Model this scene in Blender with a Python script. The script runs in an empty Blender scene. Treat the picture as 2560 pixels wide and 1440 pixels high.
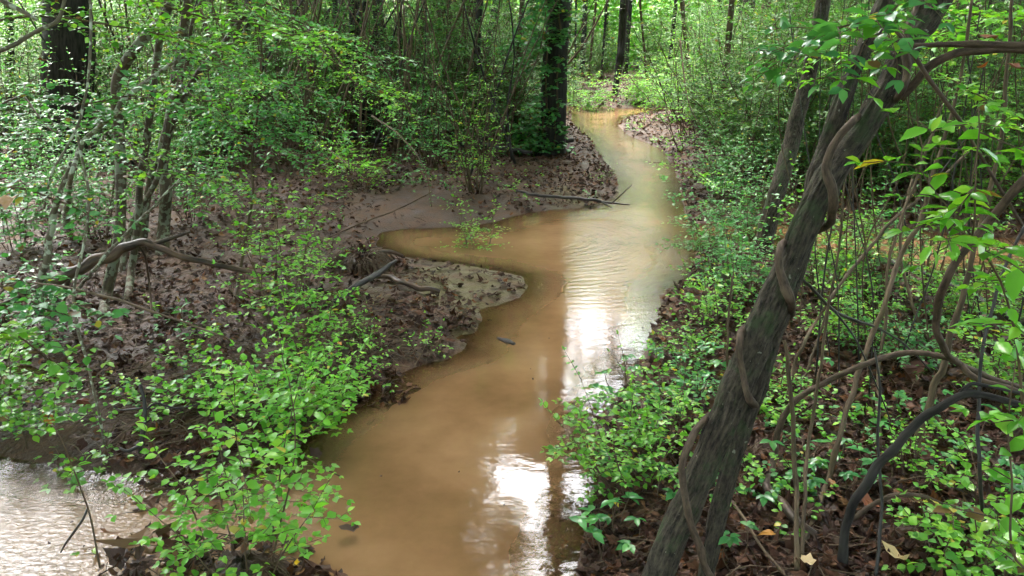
import bpy, math, random
import numpy as np
from mathutils import Vector

# ------------------------------------------------------------------ camera, sky, sun, exposure
S = bpy.context.scene
PITCH = math.radians(18.3); CAMH = 1.6; F = 28 / 36 * 2560
cam = bpy.data.cameras.new('camera'); co = bpy.data.objects.new('camera', cam); S.collection.objects.link(co)
co.location = (0, 0, CAMH); co.rotation_euler = (math.pi / 2 - PITCH, 0, 0)
cam.lens = 28; cam.sensor_width = 36; cam.clip_start = 0.05; cam.clip_end = 400
S.camera = co
W = bpy.data.worlds.new('World'); S.world = W; W.use_nodes = True
wn = W.node_tree.nodes; bg = wn['Background']
sky = wn.new('ShaderNodeTexSky'); sky.sky_type = 'NISHITA'; sky.sun_disc = False
SUN_EL, SUN_AZ = math.radians(62), math.radians(-25)
sky.sun_elevation = SUN_EL; sky.sun_rotation = SUN_AZ
sky.air_density = 1.0; sky.dust_density = 6.0; sky.ozone_density = 0.6
hs = wn.new('ShaderNodeHueSaturation'); hs.inputs['Saturation'].default_value = .5   # overcast: a paler sky
W.node_tree.links.new(sky.outputs[0], hs.inputs['Color']); W.node_tree.links.new(hs.outputs[0], bg.inputs[0]); bg.inputs[1].default_value = 0.15
sl = bpy.data.lights.new('sun', 'SUN'); sl.energy = 0.5; sl.angle = math.radians(40); sl.color = (1, .96, .88)
so = bpy.data.objects.new('sun', sl); S.collection.objects.link(so)
so.rotation_euler = (math.pi / 2 - SUN_EL, 0, -SUN_AZ + math.pi)
S.view_settings.view_transform = 'Standard'; S.view_settings.look = 'None'
S.view_settings.exposure = 4.7; S.view_settings.gamma = 1
S.cycles.use_denoising = True
S.cycles.max_bounces = 6; S.cycles.diffuse_bounces = 3; S.cycles.glossy_bounces = 3
S.cycles.transmission_bounces = 3; S.cycles.transparent_max_bounces = 6
S.cycles.caustics_reflective = False; S.cycles.caustics_refractive = False
S.cycles.sample_clamp_indirect = 4

rng = np.random.default_rng(7); R = random.Random(5)

# ------------------------------------------------------------------ photo geometry -> world
cp, sp_ = math.cos(PITCH), math.sin(PITCH)
FW = np.array([0, cp, -sp_]); UP = np.array([0, sp_, cp]); RT = np.array([1., 0, 0]); C0 = np.array([0, 0, CAMH])
def P(px, py, zc):
    return C0 + zc * (FW + (px - 1280) / F * RT - (py - 720) / F * UP)
def G(px, py, h=0.0):
    v = (py - 720) / F
    return P(px, py, (CAMH - h) / (cp * v + sp_))

# ------------------------------------------------------------------ numpy noise
def _h(ix, iy, s):
    n = (ix * 374761393 + iy * 668265263 + s * 974634777) & 0x7fffffff
    n = ((n ^ (n >> 13)) * 1274126177) & 0x7fffffff
    return ((n ^ (n >> 16)) & 0xffff) / 65535.0
def vn(x, y, s=0):
    x = np.asarray(x, float); y = np.asarray(y, float)
    ix = np.floor(x).astype(np.int64); iy = np.floor(y).astype(np.int64)
    fx = x - ix; fy = y - iy; fx = fx * fx * (3 - 2 * fx); fy = fy * fy * (3 - 2 * fy)
    a = _h(ix, iy, s); b = _h(ix + 1, iy, s); c = _h(ix, iy + 1, s); d = _h(ix + 1, iy + 1, s)
    return (a * (1 - fx) + b * fx) * (1 - fy) + (c * (1 - fx) + d * fx) * fy
def fbm(x, y, s=0, o=4):
    r = 0; a = .5
    for i in range(o):
        r = r + a * vn(np.asarray(x) * 2 ** i, np.asarray(y) * 2 ** i, s + i * 17); a *= .5
    return r - .47

# ------------------------------------------------------------------ the stream outline
MAIN = [(0, 1150), (150, 1172), (330, 1192), (420, 1165), (520, 1150), (640, 1160), (720, 1150), (760, 1110), (850, 1050), (885, 1000), (960, 950),
        (1050, 915), (1110, 905), (1160, 880), (1168, 858), (1130, 838), (1190, 835), (1208, 800), (1200, 775), (1240, 765),
        (1300, 745), (1327, 715), (1310, 690), (1200, 665), (1060, 650), (1000, 640), (940, 610), (960, 580), (1010, 572),
        (1160, 570), (1240, 553), (1290, 540), (1380, 525), (1500, 518), (1548, 490), (1545, 445), (1525, 418), (1500, 385),
        (1478, 350), (1442, 320), (1430, 300), (1432, 285), (1400, 278), (1330, 274), (1330, 266), (1420, 262), (1500, 266), (1560, 272), (1650, 268), (1760, 266), (1760, 275),
        (1650, 280), (1575, 290), (1545, 310), (1560, 335), (1600, 352), (1650, 372), (1670, 400), (1690, 440), (1700, 500),
        (1720, 560), (1735, 640), (1705, 700), (1650, 735), (1640, 800), (1615, 850), (1600, 900), (1565, 940), (1545, 980),
        (1505, 1020), (1480, 1080), (1500, 1150), (1485, 1220), (1462, 1280), (1445, 1340), (1425, 1440)]
MAINW = [tuple(G(*p)[:2]) for p in MAIN] + [(.35, 1.2), (.5, .2), (.6, -2.5), (-3.5, -2.5), (-4.5, .8), (-4, 2.6), (-3, 2.9)]
POOL_R = [(1980, 560), (2150, 585), (2300, 575), (2420, 590), (2600, 600), (2750, 640), (2560, 690), (2420, 680), (2300, 690), (2180, 645), (2060, 640), (1960, 625), (1850, 600), (1700, 640), (1700, 560)]
POOL_L = [(-300, 900), (0, 912), (90, 920), (140, 945), (90, 970), (0, 985), (-300, 1010)]
PUD = [(1290, 375), (1340, 368), (1420, 383), (1330, 392)]
POLYS = [MAINW, [tuple(G(*p)[:2]) for p in POOL_R], [tuple(G(*p)[:2]) for p in POOL_L], [tuple(G(*p)[:2]) for p in PUD]]
def poly_sd(x, y, poly):
    pts = np.array(poly); n = len(pts); best = np.full(x.shape, 1e9); ins = np.zeros(x.shape, bool)
    for i in range(n):
        a = pts[i]; b = pts[(i + 1) % n]; e = b - a
        t = np.clip(((x - a[0]) * e[0] + (y - a[1]) * e[1]) / (e @ e + 1e-12), 0, 1)
        best = np.minimum(best, (x - a[0] - t * e[0]) ** 2 + (y - a[1] - t * e[1]) ** 2)
        if a[1] != b[1]:
            c = ((a[1] > y) != (b[1] > y)) & (x < (b[0] - a[0]) * (y - a[1]) / (b[1] - a[1]) + a[0]); ins ^= c
    d = np.sqrt(best); return np.where(ins, -d, d)
def sdist(x, y):
    d = None
    for p in POLYS:
        q = poly_sd(x, y, p); d = q if d is None else np.minimum(d, q)
    return d
def gheight(x, y, d=None):
    x = np.atleast_1d(np.asarray(x, float)); y = np.atleast_1d(np.asarray(y, float))
    if d is None: d = sdist(x, y)
    near = np.exp(-np.maximum(y - 4, 0) / 14)
    dd = d + .035 * fbm(x * 19, y * 19, 13, 3) + .05 * fbm(x * 4, y * 4, 3, 4) * (0.5 + np.minimum(1, y / 6))
    lip = 0.03 + 0.06 * vn(x * .9, y * .9, 9)
    land = lip * (1 - np.exp(-np.maximum(dd, 0) / .32)) + .13 * (1 - np.exp(-np.maximum(dd, 0) / 3.5))
    land = land + np.clip(dd / .4, 0, 1) * (.10 * fbm(x * 1.3, y * 1.3, 21, 4) + .05 * fbm(x * 7, y * 7, 31, 3))
    land = land + np.clip((y - 22) / 30, 0, 1) * .8
    bed = -.012 - .17 * (1 - np.exp(np.minimum(dd, 0) / .45)) + .02 * fbm(x * 3, y * 3, 40, 3)
    k = np.clip(dd / .03 + .5, 0, 1)
    return bed * (1 - k) + (land + .002) * k
def gz(x, y): return float(gheight(x, y)[0])
def on(px, py, off=0.0):
    p = G(px, py, .1); return np.array([p[0], p[1], gz(p[0], p[1]) + off])

# ------------------------------------------------------------------ mesh helpers
def mesh_np(name, V, faces, mats, attrs=None, smooth=True, fmat=None):
    me = bpy.data.meshes.new(name); V = np.asarray(V, np.float32)
    me.vertices.add(len(V)); me.vertices.foreach_set('co', V.ravel())
    faces = [np.asarray(f, np.int32) for f in faces if len(f)]
    nl = sum(f.size for f in faces); nf = sum(len(f) for f in faces)
    me.loops.add(nl); me.polygons.add(nf)
    me.loops.foreach_set('vertex_index', np.concatenate([f.ravel() for f in faces]))
    tot = np.concatenate([np.full(len(f), f.shape[1], np.int32) for f in faces])
    st = np.concatenate([[0], np.cumsum(tot)[:-1]]).astype(np.int32)
    me.polygons.foreach_set('loop_start', st); me.polygons.foreach_set('loop_total', tot)
    if fmat is not None: me.polygons.foreach_set('material_index', np.asarray(fmat, np.int32))
    me.polygons.foreach_set('use_smooth', np.full(nf, smooth))
    for k, a in (attrs or {}).items():
        a = np.asarray(a, np.float32)
        if a.ndim == 1: at = me.attributes.new(k, 'FLOAT', 'POINT'); at.data.foreach_set('value', a)
        elif a.shape[1] == 4: at = me.attributes.new(k, 'FLOAT_COLOR', 'POINT'); at.data.foreach_set('color', a.ravel())
        else: at = me.attributes.new(k, 'FLOAT_VECTOR', 'POINT'); at.data.foreach_set('vector', a.ravel())
    me.update(calc_edges=True)
    for m in (mats if isinstance(mats, (list, tuple)) else [mats]): me.materials.append(m)
    return me
def link(name, data, parent=None, loc=None):
    o = bpy.data.objects.new(name, data); S.collection.objects.link(o)
    if parent: o.parent = parent
    if loc is not None: o.location = loc
    return o
def tag(o, label=None, cat=None, group=None, kind=None):
    for k, v in (('label', label), ('category', cat), ('group', group), ('kind', kind)):
        if v: o[k] = v
    return o
def empty(name, loc, label, cat, group=None, rz=0):
    o = link(name, None, loc=loc); o.rotation_euler = (0, 0, rz); o.empty_display_size = .1
    return tag(o, label, cat, group)
def copy_thing(o, loc, rz, sc, label=None, group=None):
    c = o.copy(); S.collection.objects.link(c); c.location = loc; c.rotation_euler = (0, 0, rz); c.scale = sc
    if label: c['label'] = label
    if group: c['group'] = group
    for ch in o.children:
        d = ch.copy(); S.collection.objects.link(d); d.parent = c
    return c
def catmull(pts, step):
    pts = np.asarray(pts, float); n = len(pts)
    if n < 2: return pts
    e = np.vstack([2 * pts[0] - pts[1], pts, 2 * pts[-1] - pts[-2]]); out = []
    for i in range(n - 1):
        a, b, c, d = e[i:i + 4]; k = max(1, int(np.ceil(np.linalg.norm((c - b)[:3]) / step)))
        t = (np.arange(k) / k)[:, None]
        out.append(.5 * (2 * b + (c - a) * t + (2 * a - 5 * b + 4 * c - d) * t ** 2 + (3 * b - a - 3 * c + d) * t ** 3))
    out.append(pts[-1:]); return np.vstack(out)
class Tubes:
    """collects tubes into one mesh with bark coordinates"""
    def __init__(s): s.V = []; s.Q = []; s.T = []; s.n = 0; s.tc = []
    def tube(s, pts, rad, k=6, bump=None, seed=0, cap=True):
        pts = np.asarray(pts, float); n = len(pts); rad = np.broadcast_to(np.asarray(rad, float), (n,)).copy()
        t = np.gradient(pts, axis=0); t /= np.linalg.norm(t, axis=1)[:, None] + 1e-12
        u = np.cross(t[0], [0, 0, 1.]); 
        if np.linalg.norm(u) < .1: u = np.cross(t[0], [1., 0, 0])
        u /= np.linalg.norm(u); U = np.zeros((n, 3)); U[0] = u
        for i in range(1, n):
            u = u - t[i] * (u @ t[i]); u /= np.linalg.norm(u) + 1e-12; U[i] = u
        Wv = np.cross(t, U); a = np.arange(k) * 2 * math.pi / k
        L = np.concatenate([[0], np.cumsum(np.linalg.norm(np.diff(pts, axis=0), axis=1))])
        rr = rad[:, None] * np.ones(k)[None]
        if bump: rr = rr * bump(a[None, :], L[:, None], seed)
        ring = pts[:, None] + rr[..., None] * (np.cos(a)[None, :, None] * U[:, None] + np.sin(a)[None, :, None] * Wv[:, None])
        s.V.append(ring.reshape(-1, 3))
        rb = rad.mean() if n else 1
        tc = np.stack([np.cos(a)[None] * rr, np.sin(a)[None] * rr, (L[:, None] + 0 * rr) + seed * 1.7], -1); s.tc.append(tc.reshape(-1, 3))
        i = np.arange(n - 1)[:, None] * k; j = np.arange(k)[None]; j2 = (j + 1) % k
        s.Q.append((np.stack([i + j, i + j2, i + k + j2, i + k + j], -1).reshape(-1, 4) + s.n)); m = n * k
        if cap:
            for e, base in ((0, 0), (n - 1, (n - 1) * k)):
                s.V.append(pts[e:e + 1]); s.tc.append(tc.reshape(-1, 3)[base:base + 1]); c = m; m += 1
                jj = np.arange(k); f = np.stack([base + jj, np.full(k, c), base + (jj + 1) % k], -1) if e == 0 else np.stack([base + jj, base + (jj + 1) % k, np.full(k, c)], -1)
                s.T.append(f + s.n)
        s.n += m
    def mesh(s, name, mat):
        return mesh_np(name, np.vstack(s.V), [np.vstack(s.Q)] + ([np.vstack(s.T)] if s.T else []), mat, {'tc': np.vstack(s.tc)})
# leaf templates  (x across, y along, z up), triangles
LT = {
 0: (np.array([[0, 0, 0], [-.42, .28, .07], [.42, .28, .07], [0, .3, 0], [-.44, .6, .05], [.44, .6, .05], [0, .62, -.03], [0, 1, -.12]]),
     np.array([[0, 3, 1], [0, 2, 3], [1, 3, 6], [1, 6, 4], [3, 2, 5], [3, 5, 6], [4, 6, 7], [6, 5, 7]])),
 1: (np.array([[0, 0, 0], [-.46, .35, .06], [.46, .35, .06], [-.34, .72, .0], [.34, .72, .0], [0, 1, -.1]]),
     np.array([[0, 2, 1], [1, 2, 4], [1, 4, 3], [3, 4, 5]])),
 2: (np.array([[0, 0, 0], [-.45, .45, .04], [.45, .45, .04], [0, 1, -.06]]), np.array([[0, 2, 1], [1, 2, 3]])),
}
def nrmz(a): return a / (np.linalg.norm(a, axis=-1, keepdims=True) + 1e-9)
class Leaves:
    def __init__(s): s.p = []; s.d = []; s.n = []; s.s = []; s.w = []; s.c = []
    def add(s, p, d, n, size, width, col):
        s.p.append(np.atleast_2d(p)); k = len(s.p[-1])
        s.d.append(np.broadcast_to(d, (k, 3))); s.n.append(np.broadcast_to(n, (k, 3)))
        s.s.append(np.broadcast_to(size, (k,))); s.w.append(np.broadcast_to(width, (k,))); s.c.append(np.broadcast_to(col, (k, 3)))
    def count(s): return sum(len(x) for x in s.p)
    def mesh(s, name, mat, lod):
        p = np.vstack(s.p); d = nrmz(np.vstack(s.d)); n = np.vstack(s.n); sz = np.concatenate(s.s); w = np.concatenate(s.w); c = np.vstack(s.c)
        x = nrmz(np.cross(d, n)); n = np.cross(x, d); t, f = LT[lod]
        V = p[:, None] + sz[:, None, None] * (t[None, :, 0:1] * w[:, None, None] * x[:, None] + t[None, :, 1:2] * d[:, None] + t[None, :, 2:3] * n[:, None])
        m = len(t); Fc = (f[None] + (np.arange(len(p)) * m)[:, None, None]).reshape(-1, 3)
        col = np.repeat(np.hstack([c, np.ones((len(p), 1))]), m, 0)
        return mesh_np(name, V.reshape(-1, 3), [Fc], mat, {'col': col}, smooth=(lod == 0))

# ------------------------------------------------------------------ materials
def newmat(name):
    m = bpy.data.materials.new(name); m.use_nodes = True; nt = m.node_tree
    for n in list(nt.nodes): nt.nodes.remove(n)
    out = nt.nodes.new('ShaderNodeOutputMaterial'); return m, nt, out
def N(nt, t, **k):
    n = nt.nodes.new('ShaderNode' + t)
    for a, b in k.items(): setattr(n, a, b)
    return n
def ramp(nt, stops):
    r = N(nt, 'ValToRGB'); e = r.color_ramp.elements
    while len(e) < len(stops): e.new(.5)
    for x, (pp, c) in zip(e, stops): x.position = pp; x.color = (*c, 1)
    return r
def leaf_mat(name, rough=.34, transl=.4, gain=1.0):
    m, nt, out = newmat(name); l = nt.links.new
    a = N(nt, 'Attribute', attribute_name='col')
    b = N(nt, 'BsdfPrincipled'); b.inputs['Roughness'].default_value = rough; b.inputs['IOR'].default_value = 1.45; b.inputs['Specular IOR Level'].default_value = .5 * gain
    l(a.outputs['Color'], b.inputs['Base Color'])
    tr = N(nt, 'BsdfTranslucent'); mx = N(nt, 'Mix', data_type='RGBA', blend_type='MULTIPLY'); mx.inputs[0].default_value = 1
    l(a.outputs['Color'], mx.inputs[6]); mx.inputs[7].default_value = (1.5, 1.6, .55, 1); l(mx.outputs[2], tr.inputs[0])
    ms = N(nt, 'MixShader'); ms.inputs[0].default_value = transl
    l(b.outputs[0], ms.inputs[1]); l(tr.outputs[0], ms.inputs[2]); l(ms.outputs[0], out.inputs[0]); return m
def bark_mat(name, dark, light, moss=None, mossamt=.5, lichen=None, sc=30, rough=.75, stretch=.16, spots=0, bump=.4):
    m, nt, out = newmat(name); l = nt.links.new
    a = N(nt, 'Attribute', attribute_name='tc'); mp = N(nt, 'Mapping'); mp.inputs['Scale'].default_value = (1, 1, stretch); l(a.outputs['Vector'], mp.inputs[0])
    n1 = N(nt, 'TexNoise'); n1.inputs['Scale'].default_value = sc; n1.inputs['Detail'].default_value = 6; n1.inputs['Roughness'].default_value = .7; l(mp.outputs[0], n1.inputs[0])
    r = ramp(nt, [(.36, dark), (.62, light)]); l(n1.outputs[0], r.inputs[0]); col = r.outputs[0]
    if moss:
        n2 = N(nt, 'TexNoise'); n2.inputs['Scale'].default_value = 9; n2.inputs['Detail'].default_value = 9; n2.inputs['Roughness'].default_value = .72; l(a.outputs['Vector'], n2.inputs[0])
        r2 = ramp(nt, [(.62 - mossamt * .2, (0, 0, 0)), (.72 - mossamt * .2, (1, 1, 1))]); l(n2.outputs[0], r2.inputs[0])
        mx = N(nt, 'Mix', data_type='RGBA'); l(r2.outputs[0], mx.inputs[0]); l(col, mx.inputs[6]); mx.inputs[7].default_value = (*moss, 1)
        m2 = N(nt, 'Mix', data_type='RGBA'); m2.inputs[0].default_value = .6; l(col, m2.inputs[6]); l(mx.outputs[2], m2.inputs[7]); col = m2.outputs[2]
    if lichen:
        v = N(nt, 'TexNoise'); v.inputs['Scale'].default_value = 55 if spots else 26; v.inputs['Detail'].default_value = 3; l(a.outputs['Vector'], v.inputs[0])
        th = .70 if spots else .52
        r3 = ramp(nt, [(th, (0, 0, 0)), (th + .04, (1, 1, 1))]); l(v.outputs[0], r3.inputs[0])
        mx = N(nt, 'Mix', data_type='RGBA'); l(r3.outputs[0], mx.inputs[0]); l(col, mx.inputs[6]); mx.inputs[7].default_value = (*lichen, 1); col = mx.outputs[2]
    b = N(nt, 'BsdfPrincipled'); b.inputs['Roughness'].default_value = rough; b.inputs['Specular IOR Level'].default_value = .25; l(col, b.inputs['Base Color'])
    bp = N(nt, 'Bump'); bp.inputs['Strength'].default_value = bump; bp.inputs['Distance'].default_value = .01; l(n1.outputs[0], bp.inputs['Height']); l(bp.outputs[0], b.inputs['Normal'])
    l(b.outputs[0], out.inputs[0]); return m
M = {}
M['leaf'] = leaf_mat('green leaf'); M['leaf_far'] = leaf_mat('thicket leaf', .5, .35); M['leaf_wet'] = leaf_mat('wet glossy leaf', .26, .35)
M['dead'] = leaf_mat('dead leaf', .5, .08, .32)
M['bark'] = bark_mat('wet dark bark', (.006, .005, .004), (.080, .064, .046), moss=(.035, .062, .022), mossamt=.5, lichen=(.22, .22, .18), sc=85, stretch=.34, spots=1, bump=1.0)
M['vine'] = bark_mat('vine bark', (.032, .022, .015), (.10, .068, .047), sc=90, stretch=.3, bump=.3)
M['dark'] = bark_mat('dark trunk bark', (.010, .009, .009), (.042, .038, .034), sc=40, rough=.8)
M['stem'] = bark_mat('brown stem', (.035, .025, .014), (.105, .074, .042), moss=(.07, .08, .03), mossamt=.3, sc=40)
M['lich'] = bark_mat('lichen branch', (.06, .05, .035), (.15, .13, .09), lichen=(.33, .36, .28), sc=40)
M['mott'] = bark_mat('mottled stem', (.025, .018, .010), (.085, .062, .036), lichen=(.13, .14, .095), sc=30)
M['twig'] = bark_mat('thin brown twig', (.05, .034, .02), (.13, .09, .055), sc=40)
M['wood'] = bark_mat('wet rotten wood', (.012, .010, .009), (.10, .06, .038), sc=24, stretch=.25, rough=.45)
M['black'] = bark_mat('black wet stick', (.008, .007, .007), (.05, .045, .042), sc=50, rough=.4)

def ground_mat():
    m, nt, out = newmat('red brown mud'); l = nt.links.new
    g = N(nt, 'NewGeometry'); pos = g.outputs['Position']
    n1 = N(nt, 'TexNoise'); n1.inputs['Scale'].default_value = 5; n1.inputs['Detail'].default_value = 9; n1.inputs['Roughness'].default_value = .65; l(pos, n1.inputs[0])
    r1 = ramp(nt, [(.3, (.018, .009, .005)), (.5, (.052, .026, .013)), (.68, (.10, .054, .028))]); l(n1.outputs[0], r1.inputs[0])
    n2 = N(nt, 'TexNoise'); n2.inputs['Scale'].default_value = 70; n2.inputs['Detail'].default_value = 6; l(pos, n2.inputs[0])
    mx = N(nt, 'Mix', data_type='RGBA', blend_type='OVERLAY'); mx.inputs[0].default_value = .7; l(r1.outputs[0], mx.inputs[6]); l(n2.outputs[0], mx.inputs[7])
    am = N(nt, 'Attribute', attribute_name='moss'); n3 = N(nt, 'TexNoise'); n3.inputs['Scale'].default_value = 9; n3.inputs['Detail'].default_value = 7; l(pos, n3.inputs[0])
    ad = N(nt, 'Math', operation='ADD'); l(n3.outputs[0], ad.inputs[0]); l(am.outputs['Fac'], ad.inputs[1])
    rm = ramp(nt, [(.62, (0, 0, 0)), (.95, (1, 1, 1))]); l(ad.outputs[0], rm.inputs[0])
    mm = N(nt, 'Mix', data_type='RGBA'); l(rm.outputs[0], mm.inputs[0]); l(mx.outputs[2], mm.inputs[6]); mm.inputs[7].default_value = (.085, .072, .026, 1)
    aw = N(nt, 'Attribute', attribute_name='shore')   # real wet sand line: darker and shinier mud
    rw = ramp(nt, [(.0, (1, 1, 1)), (1, (.45, .45, .45))]); l(aw.outputs['Fac'], rw.inputs[0])
    b = N(nt, 'BsdfPrincipled'); l(mm.outputs[2], b.inputs['Base Color'])
    rr = N(nt, 'MapRange'); rr.inputs[1].default_value = .35; rr.inputs[2].default_value = .65; rr.inputs[3].default_value = .5; rr.inputs[4].default_value = .85; b.inputs['Specular IOR Level'].default_value = .35; l(n1.outputs[0], rr.inputs[0]); l(rr.outputs[0], b.inputs['Roughness'])
    bp = N(nt, 'Bump'); bp.inputs['Strength'].default_value = .9; bp.inputs['Distance'].default_value = .012; l(n2.outputs[0], bp.inputs['Height']); l(bp.outputs[0], b.inputs['Normal'])
    l(b.outputs[0], out.inputs[0]); return m
def water_mat():
    m, nt, out = newmat('muddy water'); l = nt.links.new
    g = N(nt, 'NewGeometry'); pos = g.outputs['Position']
    n1 = N(nt, 'TexNoise'); n1.inputs['Scale'].default_value = 1.3; n1.inputs['Detail'].default_value = 8; n1.inputs['Roughness'].default_value = .6; l(pos, n1.inputs[0])
    r1 = ramp(nt, [(.34, (.125, .072, .032)), (.48, (.185, .106, .050)), (.66, (.255, .152, .078))]); l(n1.outputs[0], r1.inputs[0])
    dif = N(nt, 'BsdfDiffuse'); l(r1.outputs[0], dif.inputs[0])
    tr = N(nt, 'BsdfTransparent'); tr.inputs[0].default_value = (.80, .68, .50, 1)
    ad = N(nt, 'Attribute', attribute_name='depth'); mr = N(nt, 'MapRange'); mr.inputs[1].default_value = .0; mr.interpolation_type = 'SMOOTHSTEP'; mr.inputs[2].default_value = .115; mr.inputs[3].default_value = .10; mr.inputs[4].default_value = 1.0
    l(ad.outputs['Fac'], mr.inputs[0]); ms = N(nt, 'MixShader'); l(mr.outputs[0], ms.inputs[0]); l(tr.outputs[0], ms.inputs[1]); l(dif.outputs[0], ms.inputs[2])
    # ripples
    mp = N(nt, 'Mapping'); mp.inputs['Scale'].default_value = (1, 1.8, 1); l(pos, mp.inputs[0])
    w1 = N(nt, 'TexNoise'); w1.inputs['Scale'].default_value = 6; w1.inputs['Detail'].default_value = 3; l(mp.outputs[0], w1.inputs[0])
    w2 = N(nt, 'TexNoise'); w2.inputs['Scale'].default_value = 34; w2.inputs['Detail'].default_value = 4; w2.inputs['Distortion'].default_value = 1.2; l(mp.outputs[0], w2.inputs[0])
    at = N(nt, 'Attribute', attribute_name='turb')
    wv = N(nt, 'TexWave', wave_type='RINGS', rings_direction='SPHERICAL'); wv.inputs['Scale'].default_value = 4.2; wv.inputs['Distortion'].default_value = 5.0; wv.inputs['Detail'].default_value = 3; wv.inputs['Detail Scale'].default_value = 2.2
    rc = G(1380, 600); mp2 = N(nt, 'Mapping'); mp2.inputs['Location'].default_value = (-rc[0], -rc[1], 0); l(pos, mp2.inputs[0]); l(mp2.outputs[0], wv.inputs[0])
    ar = N(nt, 'Attribute', attribute_name='ring')
    b1 = N(nt, 'Bump'); b1.inputs['Distance'].default_value = .02; b1.inputs['Strength'].default_value = .055; l(w1.outputs[0], b1.inputs['Height'])
    b2 = N(nt, 'Bump'); b2.inputs['Distance'].default_value = .016; l(w2.outputs[0], b2.inputs['Height']); l(at.outputs['Fac'], b2.inputs['Strength']); l(b1.outputs[0], b2.inputs['Normal'])
    b3 = N(nt, 'Bump'); b3.inputs['Distance'].default_value = .006; l(wv.outputs[1], b3.inputs['Height']); l(ar.outputs['Fac'], b3.inputs['Strength']); l(b2.outputs[0], b3.inputs['Normal'])
    fr = N(nt, 'Fresnel'); fr.inputs[0].default_value = 1.36; l(b3.outputs[0], fr.inputs['Normal'])
    gl = N(nt, 'BsdfGlossy'); gl.inputs['Roughness'].default_value = .008; l(b3.outputs[0], gl.inputs['Normal'])
    m2 = N(nt, 'MixShader'); l(fr.outputs[0], m2.inputs[0]); l(ms.outputs[0], m2.inputs[1]); l(gl.outputs[0], m2.inputs[2]); l(m2.outputs[0], out.inputs[0]); return m
M['ground'] = ground_mat(); M['water'] = water_mat()

# ------------------------------------------------------------------ ground and water
def axis_y():
    y = [-2.5]; 
    while y[-1] < 70: y.append(y[-1] + (.022 if y[-1] < 1.5 else .016 + max(0, y[-1] - 1.5) * .010))
    return np.array(y)
gy = axis_y(); s = np.linspace(-1, 1, 460)
Xg = np.sign(s) * (np.abs(s) ** 1.9 * 45 + np.abs(s) * 3.2); 
YY, XX = np.meshgrid(gy, Xg, indexing='ij'); sd = sdist(XX, YY); ZZ = gheight(XX.ravel(), YY.ravel(), sd.ravel()).reshape(XX.shape)
def region(px, py, rx, ry, X=None, Y=None):
    c = G(px, py); e = G(px + rx, py); f = G(px, py - ry); return np.exp(-(((XX if X is None else X) - c[0]) / (e[0] - c[0])) ** 2 - (((YY if Y is None else Y) - c[1]) / (f[1] - c[1])) ** 2)
moss = .42 * region(1150, 700, 220, 60) + .35 * region(1130, 790, 120, 60) + .4 * region(1440, 500, 110, 30) + .3 * region(860, 790, 90, 40) + .3 * region(1650, 800, 60, 60) + .25 * region(1800, 1350, 90, 60)
moss = moss - .05 + .25 * np.exp(-((sd + .25) / .25) ** 2)
nI, nJ = XX.shape; ii = (np.arange(nI - 1)[:, None] * nJ + np.arange(nJ - 1)[None]); Q = np.stack([ii, ii + 1, ii + 1 + nJ, ii + nJ], -1).reshape(-1, 4)
me = mesh_np('ground', np.stack([XX, YY, ZZ], -1).reshape(-1, 3), [Q], M['ground'], {'moss': moss.ravel(), 'shore': np.clip(sd / .3, 0, 1).ravel()})
tag(link('ground', me), kind='structure')
keep = (sd < .25)
kq = (keep[:-1, :-1] | keep[1:, 1:] | keep[1:, :-1] | keep[:-1, 1:]).ravel() & (YY[:-1, :-1].ravel() < 26)
turb = .014 + .22 * region(150, 1290, 420, 220) + .5 * region(620, 1300, 260, 160) + .25 * region(1520, 330, 130, 60) + .15 * region(1600, 430, 120, 60) + .18 * region(1560, 600, 140, 90)
turb = turb * (1 - .6 * region(1250, 1200, 260, 260)); ring = .16 * region(1530, 620, 190, 90)
Wz = .004 * fbm(XX * 6, YY * 9, 77, 3) * np.clip(turb * 2, 0, 1.6)
usd = np.unique(Q[kq]); remap = np.full(nI * nJ, -1); remap[usd] = np.arange(len(usd))
me = mesh_np('stream_water', np.stack([XX, YY, Wz], -1).reshape(-1, 3)[usd], [remap[Q[kq]]], M['water'],
             {'depth': np.clip(-ZZ, 0, 1).ravel()[usd], 'turb': turb.ravel()[usd], 'ring': ring.ravel()[usd]})
tag(link('stream_water', me), kind='structure')

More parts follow.
